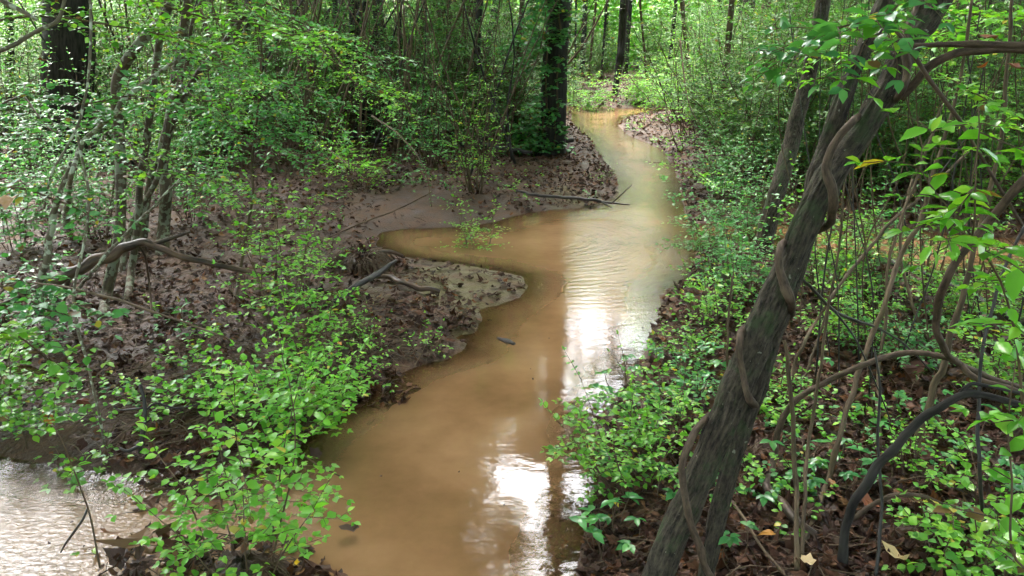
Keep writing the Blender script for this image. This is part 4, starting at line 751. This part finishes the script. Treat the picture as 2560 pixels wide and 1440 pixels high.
near_bush(1960, 1000, 636, 'privet', .026, .25, .8, 5, 6, .18, 'low plant behind the base of the leaning trunks', gap=.026)
near_bush(2120, 850, 637, 'privet', .028, .45, .7, 8, 8, .24, 'low leafy shrub among the upright stems at right', gap=.026)
near_bush(2250, 900, 638, 'blue', .03, .35, .8, 7, 7, .24, 'creeping leafy shrub under the long arched vine', gap=.028)
near_bush(2060, 740, 639, 'privet', .028, .8, .5, 11, 10, .26, 'leafy shrub right behind the leaning trunk middle', gap=.026)
near_bush(2180, 740, 640, 'blue', .028, .7, .5, 11, 9, .26, 'pale leafy shrub in front of the muddy pool on the right', gap=.028)
near_bush(2400, 800, 641, 'privet', .03, .6, .6, 11, 9, .26, 'leafy shrub behind the hanging loop of vine', gap=.028)
near_bush(2200, 480, 642, 'blue', .034, 1.4, .5, 12, 12, .36, 'broad pale shrub behind the upper leaning trunk', lod=1, gap=.034, wid=.7)
near_bush(2350, 470, 643, 'privet', .036, 1.6, .5, 12, 13, .38, 'tall leafy shrub beyond the muddy pool on the right', lod=1, gap=.036, wid=.7)
near_bush(2500, 520, 644, 'privet', .036, 1.4, .5, 12, 12, .38, 'leafy shrub at the far right beyond the muddy pool', lod=1, gap=.036, wid=.7)
near_bush(1990, 450, 645, 'blue', .030, 1.3, .5, 12, 12, .34, 'leafy shrub around the base of the rear leaning trunk', lod=1, gap=.032)
near_bush(2520, 1000, 646, 'privet', .03, .5, .6, 9, 8, .26, 'leafy shrub at the right edge beside the black stem', gap=.028)
near_bush(2330, 1200, 647, 'bright', .026, .16, .8, 5, 4, .12, 'small bright seedling beside the dark bent limb', 'seedling', 'seedling', gap=.024)
near_bush(2270, 1180, 648, 'bright', .022, .2, .4, 5, 4, .1, 'tiny white-green seedling between the thick sapling and the dark limb', 'seedling', 'seedling', gap=.02)
near_bush(2380, 1400, 649, 'privet', .030, .24, .7, 7, 5, .16, 'round-leaved seedling clump near the bottom right corner', 'seedling', 'seedling', gap=.028, wid=.8)
near_bush(2500, 1440, 650, 'bright', .032, .35, .6, 6, 6, .2, 'leafy seedling in the bottom right corner', 'seedling', 'seedling', gap=.03, wid=.8)
# left side
near_bush(80, 840, 660, 'blue', .032, .75, .5, 6, 9, .3, 'large-leaved shrub at the left edge below the elbow-bent branch', gap=.028, wid=.72)
near_bush(60, 1060, 661, 'privet', .034, 0.4, .6, 3, 8, .26, 'round-leaved shrub at the lower left edge', gap=.03, wid=.78)
near_bush(-40, 1000, 662, 'privet', .034, 0.55, .5, 4, 9, .28, 'leafy shrub half cut off by the left edge', gap=.03, wid=.78, lean=(.3, 0))
near_bush(180, 1130, 663, 'privet', .034, .22, .6, 3, 5, .16, 'small round-leaved plant beside the rippling water', gap=.03, wid=.8)
near_bush(40, 620, 664, 'blue', .034, 1.0, .45, 8, 10, .32, 'blue-green shrub at the middle of the left edge', gap=.03, wid=.72)
near_bush(250, 600, 665, 'blue', .030, 1.2, .5, 11, 12, .36, 'blue-green shrub in front of the clump of mottled trunks', gap=.03)
near_bush(120, 520, 666, 'blue', .030, 1.5, .5, 12, 13, .4, 'tall leafy shrub in front of the thick dark trunk', lod=1, gap=.03)
near_bush(480, 560, 667, 'blue', .030, 1.25, .5, 9, 12, .38, 'airy shrub right of the clump of mottled trunks', lod=1, gap=.03)
near_bush(420, 480, 668, 'privet', .030, 1.9, .5, 11, 14, .42, 'tall shrub with arching sprays behind the mottled trunks', lod=1, gap=.032, r0=.008)
near_bush(720, 420, 669, 'blue', .030, 1.7, .5, 7, 13, .4, 'tall airy shrub behind the sapling', lod=1, gap=.032, r0=.007)
near_bush(560, 400, 670, 'privet', .030, 2.2, .4, 9, 14, .42, 'tall upright shrub in the undergrowth between mottled trunks and sapling', lod=1, gap=.034, r0=.008)
near_bush(820, 380, 671, 'privet', .030, 2.0, .4, 8, 13, .4, 'tall shrub left of the leaning dark trunk', lod=1, gap=.034, r0=.008)
near_bush(450, 800, 672, 'blue', .05, .16, .8, 2, 3, .08, 'small dark bluish seedling under the elbow-bent branch', 'seedling', 'seedling', gap=.03, wid=.35)

# sapling with leaf whorls
sp = Plant(700, 'blue', .034, .62, 0, .024)
pth = [gp(583, 765, 9, .08), (600, 680, 9, 4.75), (620, 560, 9, 4.7), (633, 480, 10, 4.6), (628, 420, 9, 4.6), (636, 350, 8, 4.55), (642, 300, 7, 4.5), (650, 200, 5, 4.4), (655, 80, 4, 4.3)]
pts = catmull([P(a, b, z) for a, b, w, z in pth], .05); sp.tw.tube(pts, np.linspace(.011, .005, len(pts)), 8)
for (px, py, L) in [(642, 295, .42), (640, 310, .4), (638, 330, .45), (640, 300, .4), (636, 350, .4), (645, 260, .35), (648, 215, .35), (650, 180, .4), (652, 120, .4), (632, 400, .3), (640, 290, .5), (633, 490, .15)]:
    for k in range(2): a = sp.r.uniform(0, 6.28); sp.spray(P(px, py, 4.55), (math.cos(a) * 1.3, math.sin(a) * .7, .1), L, True, .25, .0022)
b0 = tuple(P(*[pth[0][i] for i in (0, 1, 3)])); e = sp.build('sapling', (0, 0, 0), 'young sapling with one slim tan stem on the left bank', 'sapling', smat='stem'); set_origin(e, b0)

# leafy overhanging branches given by photo paths
def leafy(path, seed, label, pal='privet', leaf=.03, slen=.22, nsp=12, gap=.024, wid=.65, droop=.15, name='leafy_branch', cat='branch', lod=0, rows=True, smat='twig', mat='leaf', start=.1):
    p = Plant(seed, pal, leaf, wid, lod, gap); pts = catmull([P(a, b, z) for a, b, w, z in path], .04); rad = np.interp(np.linspace(0, 1, len(pts)), [0, 1], [path[0][2] / F * path[0][3] / 2, path[-1][2] / F * path[-1][3] / 2]); p.tw.tube(pts, rad, 6)
    if rows: p.leafrow(pts, start=start)
    for i in range(nsp):
        j = int(len(pts) * (start + (1 - start) * (i + p.r.random()) / nsp)); j = min(max(j, 1), len(pts) - 1); t = nrmz(pts[j] - pts[j - 1]); sd_ = nrmz(np.cross(t, [0, 0, 1.])); sg = 1 if i % 2 else -1
        p.spray(pts[j], t * .5 + sg * sd_ + [0, 0, p.r.normal(0, .2)], slen * p.r.uniform(.5, 1.1), slen > .15, droop)
    e = p.build(name, (0, 0, 0), label, cat, mat=mat, smat=smat); set_origin(e, tuple(pts[0])); return e
leafy([(2440, 420, 3, 1.3), (2448, 330, 4, 1.3), (2446, 268, 3, 1.3)][::-1] + [(2436, 560, 4, 1.32), (2430, 590, 5, 1.35), (2500, 700, 6, 1.4), (2540, 850, 7, 1.45), (2560, 1050, 8, 1.5)], 801, 'bright green large-leaved branch hanging at the right side', 'bright', .052, .16, 9, .032, .5, .3, mat='leaf_wet')
leafy([(2560, 560, 5, 1.3), (2430, 590, 4, 1.35), (2300, 420, 3, 1.4), (2330, 330, 2.5, 1.4)][1:], 802, 'drooping spray of large bright leaves left of the pale hanging stem', 'bright', .050, .14, 8, .030, .5, .3, mat='leaf_wet')
leafy([(2700, 700, 6, 1.3), (2560, 640, 5, 1.3), (2470, 610, 4, 1.3), (2370, 600, 3, 1.3)], 803, 'bright leafy branch entering from the right edge at mid height', 'bright', .045, .1, 5, .035, .5, .2, mat='leaf_wet')
leafy([(2290, -60, 6, 1.75), (2220, 40, 5, 1.75), (2130, 60, 4, 1.7), (2060, 80, 3, 1.7), (1990, 130, 2, 1.7)], 804, 'pale blue-green leafy branch hanging left of the leaning trunks at top', 'blue', .046, .22, 12, .032, .6, .35, mat='leaf_wet')
leafy([(2220, 20, 4, 1.75), (2160, 110, 4, 1.75), (2130, 190, 3, 1.75), (2100, 200, 2, 1.75)], 805, 'bright leaf cluster drooping in front of the upper left leaning stem', 'bright', .05, .14, 6, .04, .65, .4, mat='leaf_wet')
leafy([(2700, 1480, 8, 1.6), (2540, 1400, 6, 1.6), (2530, 1200, 5, 1.6), (2520, 1060, 4, 1.6), (2540, 900, 3, 1.6)], 806, 'large-leaved shoot rising along the lower right edge', 'bright', .046, .16, 9, .05, .7, .3, mat='leaf_wet')
leafy([(2700, 1440, 6, 1.7), (2560, 1340, 5, 1.7), (2470, 1290, 4, 1.7), (2380, 1270, 3, 1.7)], 807, 'leafy twig with round leaves reaching left from the lower right edge', 'privet', .036, .1, 5, .04, .75, .2, mat='leaf_wet')
leafy([(2700, 380, 6, 2.8), (2560, 300, 5, 2.7), (2450, 240, 4, 2.7), (2380, 200, 3, 2.7)], 808, 'thin leafy branch behind the dead branch at upper right', 'privet', .04, .28, 12, .04, .65, .2)
leafy([(2700, 100, 6, 3.4), (2560, 40, 5, 3.4), (2450, 60, 4, 3.4), (2350, 90, 3, 3.4)], 809, 'light green leafy branch in the top right corner', 'bright', .045, .4, 14, .04, .65, .2)
leafy([(2500, -80, 6, 3.8), (2400, 0, 5, 3.8), (2250, 60, 4, 3.8), (2130, 130, 3, 3.8)], 810, 'yellow-green branch seen between the two leaning stems at top', 'bright', .04, .4, 12, .036, .65, .2)
leafy([(-60, 300, 8, 2.6), (60, 240, 6, 2.8), (200, 260, 5, 2.8), (330, 240, 4, 2.8), (450, 260, 3, 2.9)], 820, 'thin leafy branch crossing in front of the thick dark trunk', 'blue', .03, .3, 14, .028)
leafy([(-60, 60, 8, 2.6), (100, 40, 6, 2.7), (260, 60, 5, 2.8), (420, 90, 4, 2.9), (560, 130, 3, 3.0)], 821, 'leafy branch reaching right along the top left', 'privet', .03, .34, 16, .028)
leafy([(200, -80, 8, 3), (350, -10, 6, 3), (500, 40, 5, 3.1), (640, 60, 4, 3.2), (760, 100, 3, 3.2)], 822, 'yellow-green leafy branch overhead left of centre', 'bright', .036, .34, 14, .032)
leafy([(520, -100, 8, 3.8), (640, -10, 6, 3.8), (760, 60, 5, 3.9), (880, 110, 4, 4.0), (960, 180, 3, 4.0)], 823, 'leafy branch drooping at the top centre left', 'blue', .032, .4, 15, .03)
leafy([(500, 20, 8, 4.4), (560, 160, 6, 4.4), (680, 200, 5, 4.5), (800, 240, 4, 4.5), (860, 330, 3, 4.6)], 824, 'long airy leafy branch above the sapling', 'blue', .032, .4, 15, .03)
leafy([(-80, 500, 8, 2.3), (40, 470, 6, 2.4), (140, 500, 5, 2.4), (240, 540, 4, 2.5)], 825, 'leafy branch reaching in from the middle of the left edge', 'blue', .034, .24, 10, .028, .72)
leafy([(-80, 700, 8, 2.0), (20, 720, 6, 2.1), (90, 760, 5, 2.1), (150, 790, 4, 2.2)], 826, 'blue-green leaf sprays at the left edge beside the dark branch', 'blue', .036, .22, 10, .03, .75)
leafy([(-80, 900, 8, 1.9), (0, 830, 6, 1.9), (60, 850, 5, 1.95), (120, 900, 4, 2.0)], 827, 'light green leaf sprays at the left edge above the muddy bank', 'privet', .036, .2, 9, .032, .78)
leafy([gp(250, 1420, 5, .05), (225, 1290, 5, 2.4), (190, 1190, 4, 2.3), (150, 1090, 4, 2.2), (130, 1060, 3, 2.2)], 828, 'spindly stem with few leaves rising from the rippling water', 'privet', .038, .1, 4, .07, .6, .1, rows=False)
leafy([(850, 1190, 3, 2.6), (790, 1160, 3, 2.6), (700, 1090, 4, 2.6)][::-1], 829, 'thin arching shoot reaching toward the pool from the foreground privet', 'bright', .022, .05, 2, .02, .75)
leafy([(1620, 405, 2, 5.2), (1680, 410, 3, 5.2), (1740, 430, 4, 5.3), gp(1800, 480, 5)][::-1], 830, 'pale leafy twig reaching left over the far stream', 'bright', .03, .2, 7, .028)
leafy([(1430, 1010, 2, 2.9), (1500, 1000, 3, 2.9), (1570, 1030, 4, 2.9), gp(1620, 1120, 5)][::-1], 831, 'slender leafy shoot reaching left over the pool', 'privet', .022, .12, 7, .018, .7)
leafy([(930, 290, 6, 8), (1000, 340, 5, 7.6), (1060, 420, 4, 7.2), (1080, 520, 3, 7.0)], 832, 'long branch arching down in front of the left thicket', 'blue', .034, .4, 14, .034, lod=1)
leafy([(780, 350, 6, 6), (830, 380, 5, 5.6), (870, 410, 4, 5.4), (930, 420, 3, 5.3)], 833, 'bright leafy shoot right of the sapling', 'bright', .034, .3, 10, .032, lod=1)
leafy([(1700, 100, 5, 9), (1720, 250, 5, 8.6), (1760, 330, 4, 8.2)], 834, 'hanging leafy branch above the right bank shrubs', 'bright', .034, .6, 16, .034, lod=2)
tl = random.Random(77)
where = ['above the thick dark trunk', 'beside the mottled trunks', 'crossing the mottled trunk tops', 'left of the sapling top', 'over the sapling top', 'right of the sapling top', 'in the upper left thicket', 'near the leaning dark trunk']
for i, (px, py, zc, dx, dy) in enumerate([(60, 330, 3.0, 260, -60), (300, 420, 3.6, 260, 40), (420, 250, 4.0, 260, -30), (520, 330, 4.4, 240, 60), (560, 40, 4.8, 280, 60), (760, 150, 5.2, 230, 90), (380, 130, 3.6, 240, 60), (830, 210, 6.0, 200, 60)]):
    leafy([(px, py - 90, 5, zc + .2), (px + dx * .3, py, 4, zc), (px + dx * .7, py + dy * .6, 3, zc), (px + dx, py + dy, 2, zc)], 840 + i, 'arching leafy spray ' + where[i], ['blue', 'privet', 'bright'][i % 3], .031, .38, 14, .028, lod=1)
# five-leaved creepers on the right bank
def creeper(px, py, n, spread, seed, label, leaf=.05, pal='blue'):
    p = Plant(seed, pal, leaf, .62, 0, .05); b = on(px, py)
    for i in range(n):
        q = p.r.normal(0, spread, 2); h = p.r.uniform(.05, .16); base = np.array([q[0] * .5, q[1] * .5, 0]); top = np.array([q[0], q[1], h]); p.tw.tube(catmull([base, (base + top) / 2 + p.r.normal(0, .01, 3), top], .03), .0018, 4)
        m = p.r.choice([3, 5, 5]); a0 = p.r.uniform(0, 6.28)
        for k in range(m):
            a = a0 + (k - (m - 1) / 2) * (.75 if m == 5 else 1.2); d = np.array([math.cos(a), math.sin(a), p.r.uniform(-.25, .1)]); p.lv.add(top, nrmz(d), [0, 0, 1.] + p.r.normal(0, .2, 3), leaf * p.r.uniform(.6, 1.05), .55, gcol(1, pal, p.r))
    return p.build('creeper', tuple(b), label, 'creeper', 'five-leaved creepers on the right bank', 'leaf_wet')
creeper(1600, 985, 8, .09, 901, 'five-leaved creeper at the pool edge left of the leaning trunk')
creeper(1690, 1000, 9, .12, 902, 'five-leaved creeper between the pool and the leaning trunk')
creeper(1530, 1290, 7, .08, 903, 'pale green creeper hanging at the right shore of the near pool')
creeper(1530, 1350, 5, .06, 904, 'small creeper at the water edge left of the twin trunk bases')
creeper(1740, 880, 9, .14, 905, 'patch of creeper under the leafy shrub at the right bank bulge')
creeper(1960, 1180, 7, .12, 906, 'creeper leaves directly right of the leaning trunk')
creeper(2080, 1180, 6, .12, 907, 'creeper beside the wavy green-brown stem')
creeper(2230, 1050, 10, .2, 908, 'creeper patch under the long arched vine')
creeper(1850, 1405, 3, .05, 909, 'three-leaf creeper at the bottom right of the twin trunk bases')
creeper(2420, 1150, 8, .16, 910, 'creeper patch right of the dark bent limb')
creeper(2120, 1210, 4, .06, 911, 'creeper with broad leaves behind the dark bent limb')
creeper(1640, 1240, 5, .07, 912, 'creeper leaves left of the twin trunks near the mud')
creeper(1570, 940, 5, .06, 913, 'upright green creeper at the right shoreline')
creeper(2330, 880, 10, .2, 914, 'creeper patch inside the loop of hanging vine')
# small ground cover, uncountable
p = Plant(950, 'blue', .02, .75, 1, .03); cnt = 0
g_ = np.random.default_rng(5)
reg = [(1750, 2560, 700, 1250, 620), (1600, 1900, 830, 1100, 110), (380, 900, 760, 1010, 260), (1750, 2560, 480, 700, 300), (1400, 1500, 470, 500, 30), (0, 400, 960, 1060, 60), (1900, 2560, 1230, 1440, 90), (850, 1400, 400, 500, 160), (1430, 1680, 244, 262, 220), (1560, 1700, 300, 350, 160), (500, 900, 480, 640, 80)]
for (x0, x1, y0, y1, n_) in reg:
    for _ in range(n_):
        q = G(g_.uniform(x0, x1), g_.uniform(y0, y1), .1)
        if sdist(q[:1], q[1:2])[0] < .03: continue
        if vn(q[0] * 2.2, q[1] * 2.2, 60) < .38: continue
        q[2] = gz(q[0], q[1]); h = g_.uniform(.02, .12); top = q + [g_.normal(0, .02), g_.normal(0, .02), h]; p.tw.tube([q, top], .001, 3, cap=False)
        k = g_.integers(3, 9); a = g_.uniform(0, 6.28, k); f = g_.uniform(.4, 1, (k, 1)); sc = 1 + max(0, q[1] - 6) * .05
        p.lv.add(q + (top - q) * f, nrmz(np.stack([np.cos(a), np.sin(a), g_.normal(.1, .2, k)], 1)), [0, 0, 1.] + g_.normal(0, .3, (k, 3)), g_.uniform(.014, .032, k) * sc, .72, gcol(k, ['blue', 'privet', 'bright'][int(g_.integers(3))], g_))
tag(link('ground_cover', p.lv.mesh('ground_cover', M['leaf'], 1)), 'small green seedlings and creeping plants covering the banks', 'ground cover', kind='stuff')

# ---- debris: root clump, leaf piles, single leaves
def clump(px, py, seed, rad, h, label, name='root_clump', cat='root clump', nl=60, nr=60, g=None):
    b = on(px, py); b[2] = max(b[2], -.012); r = np.random.default_rng(seed); e = empty(name, tuple(b), label, cat, g)
    u = np.linspace(0, 2 * np.pi, 25)[:-1]; vv = np.linspace(0, 1, 9); V = []
    for t in vv:
        rr = rad * .8 * np.cos(t * 1.5) ** 1.3 * (1 + 1.1 * fbm(np.cos(u) * 2 + t * 3, np.sin(u) * 2 + seed, seed, 3)); V.append(np.stack([rr * np.cos(u), rr * np.sin(u), np.full(24, h * math.sin(t * 1.5) - .03) + .5 * h * fbm(u * 5, u * 0 + t * 9, seed, 3)], 1))
    V = np.vstack(V); i = (np.arange(8)[:, None] * 24); j = np.arange(24)[None]; j2 = (j + 1) % 24
    link('soil', mesh_np('soil', V, [np.stack([i + j, i + j2, i + 24 + j2, i + 24 + j], -1).reshape(-1, 4)], M['ground'], {'moss': np.full(len(V), -.3), 'shore': np.ones(len(V))}), e)
    tb = Tubes()
    for k in range(nr):
        a = r.uniform(0, 6.28); p0 = np.array([math.cos(a) * rad * .5, math.sin(a) * rad * .5, h * r.uniform(.4, 1)]); p2 = np.array([math.cos(a + r.normal(0, .5)) * rad * 1.15, math.sin(a + r.normal(0, .3)) * rad * 1.15, -.02]); tb.tube(catmull([p0, (p0 + p2) / 2 + [0, 0, h * .3] + r.normal(0, .01, 3), p2], .03), r.uniform(.001, .003), 3, cap=False)
    link('root', tb.mesh('root', M['twig']), e)
    a = r.uniform(0, 6.28, nl); q = r.random(nl) ** .6 * rad * 1.3; pos = np.stack([np.cos(a) * q, np.sin(a) * q, h * np.clip(1 - q / rad, 0, 1) + .012 + r.random(nl) * .02], 1)
    V, Fc, col = dead_leaves(pos, r.uniform(.02, .045, nl), litter_cols(nl, r), seed, 1.0); link('dead_leaf_layer', mesh_np('dead_leaf_layer', V, [Fc], M['dead'], {'col': col}, False), e); return e
clump(905, 655, 1, .21, .14, 'upturned clump of dark roots and soil at the head of the mud spit', nl=170, nr=160)
clump(600, 1375, 2, .17, .11, 'mound of roots and dead leaves at the foot of the foreground privet', nl=70)
clump(935, 925, 3, .15, .035, 'heap of wet brown leaves washed up at the tip of the near bank', 'leaf_pile', 'leaf pile', 120, 20)
clump(1060, 765, 4, .24, .05, 'row of wet curled leaves on the mud spit', 'leaf_pile', 'leaf pile', 110, 20)
clump(735, 1405, 5, .11, .045, 'dark wet leaves heaped right of the foreground privet', 'leaf_pile', 'leaf pile', 60, 10)
clump(340, 1345, 7, .15, .05, 'sodden brown leaves and sticks stranded in the rippling side stream', 'leaf_pile', 'leaf pile', 60, 25)
clump(460, 1400, 8, .12, .035, 'dark leaves caught between the side stream and the foreground privet', 'leaf_pile', 'leaf pile', 50, 15)
clump(500, 1120, 9, .22, .05, 'matted dark twigs and leaves on the bank above the side stream', 'leaf_pile', 'leaf pile', 120, 60)
clump(840, 748, 6, .14, .05, 'pinkish brown leaves under the grey driftwood', 'leaf_pile', 'leaf pile', 60, 10)
def leaf_thing(px, py, size, col, label, seed, h=.03, flat=.4, zc=None, yaw=None, wet='dead'):
    p0 = P(px, py, zc) if zc else on(px, py, h)
    if not zc: p0[2] = max(p0[2], .012 + h * .6)
    V, Fc, c4 = dead_leaves(np.zeros((1, 3)), np.array([size * (.8 if zc else 1)]), np.array([col]), seed, flat, yaw)
    tag(link('dead_leaf', mesh_np('dead_leaf', V, [Fc], M[wet], {'col': c4}, False), loc=tuple(p0)), label, 'leaf', 'single fallen leaves')
BR = (.13, .075, .045); DK = (.05, .03, .022)
for i, a in enumerate([(350, 1320, .095, (.17, .10, .055), 'large tan curled leaf stranded in the rippling side stream', .08, .5), (300, 1350, .075, DK, 'dark brown curled leaf left of the large tan leaf', .04, 1.0), (400, 1290, .07, (.09, .055, .04), 'dull brown leaf behind the large tan leaf', .05, .9),
        (470, 1400, .06, DK, 'dark folded leaf right of the large tan leaf', .03, 1.0), (260, 1290, .05, (.16, .07, .03), 'reddish leaf pointing left at the top of the stranded leaves', .05, .9), (880, 1275, .05, DK, 'dark curled leaf floating in the near pool', .02, 1.0),
        (738, 1370, .02, (.65, .42, .02), 'small yellow leaf on the dark wet leaves at bottom left', .06, .5), (850, 880, .035, (.55, .26, .06), 'orange leaf caught in the shrub at the edge of the mud spit', .1, .9), (1150, 785, .045, (.10, .07, .055), 'flat lobed brown leaf lying on the smooth mud', .012, .1),
        (130, 1050, .05, (.40, .17, .03), 'rusty orange leaf on the smooth mud at the left edge', .06, 1.0), (205, 1010, .05, (.12, .04, .02), 'dark red leaf standing upright left of the black forked stick', .07, 1.4), (545, 1265, .06, DK, 'dark hanging leaf on the foreground privet stems', .22, 1.8),
        (790, 1040 + 50, .04, DK, 'small dark leaf sticking out of the shallow water', .02, 1.0), (600, 735, .05, (.16, .10, .08), 'pinkish brown leaf at the foot of the sapling', .03, .6), (2080, 1210, .03, (.24, .12, .05), 'tan leaf near the wavy green-brown stem', .03, .5),
        (1685, 870 + 45, .022, (.65, .40, .02), 'yellow leaf among the creepers on the right bank', .05, .5), (1970, 1018, .02, (.65, .42, .03), 'yellow leaf on the ground right of the leaning trunk', .05, .5), (1925, 1335, .035, (.45, .22, .05), 'orange-brown leaf right of the twin trunk bases', .03, .3),
        (2240, 1420, .06, (.42, .32, .16), 'large pale tan leaf at the bottom edge', .03, .3), (2245, 1235 + 60, .02, (.5, .45, .08), 'round yellow-green leaf under the low bowed vine', .03, .3), (2020, 1420, .04, (.5, .38, .22), 'cream curled leaf beside the upright stem bases', .03, .6),
        (2290, 960, .11, (.045, .018, .012), 'big dark maroon leaf under the long arched vine', .1, 1.0), (2160, 1270, .05, (.22, .08, .04), 'russet leaf cluster left of the dark bent limb', .06, 1.2), (1660, 1215, .03, (.4, .25, .06), 'small tan leaf on the mud left of the twin trunks', .02, .3)]):
    leaf_thing(a[0], a[1], a[2], a[3], a[4], 400 + i, a[5], a[6])
for i, (px, py, s_, c_, zc, lab) in enumerate([(30, 500, .07, (.35, .22, .12), 2.0, 'tan dead leaf hanging at the left edge'), (108, 150, .05, (.14, .045, .02), 3.4, 'red-brown dead leaf hanging before the thick dark trunk'), (325, 90, .07, (.07, .03, .02), 4.3, 'dark dead leaf hanging in the mottled trunks'),
        (330, 310, .06, (.10, .045, .03), 4.4, 'dead brown leaf caught between the mottled trunks'), (2540, 170, .10, (.16, .06, .035), 2.4, 'large red-brown dead leaf hanging at the upper right edge'), (2470, 88, .06, (.16, .055, .02), 2.4, 'maroon dead leaf behind the dead branch at upper right'),
        (2450, 170, .03, (.4, .12, .03), 2.4, 'small orange dead leaf under the arching vine'), (1452, 185, .14, (.14, .06, .035), 14, 'drooping dead leaf cluster right of the ivy-covered tree'), (895, 265, .09, (.05, .03, .025), 7.5, 'dark dead leaf hanging before the leaning dark trunk'), (1310, 180, .10, (.32, .16, .08), 9.7, 'tan dead leaf caught in the ivy')]):
    leaf_thing(px, py, s_, c_, lab, 450 + i, zc=zc, flat=.3, yaw=-1.4)
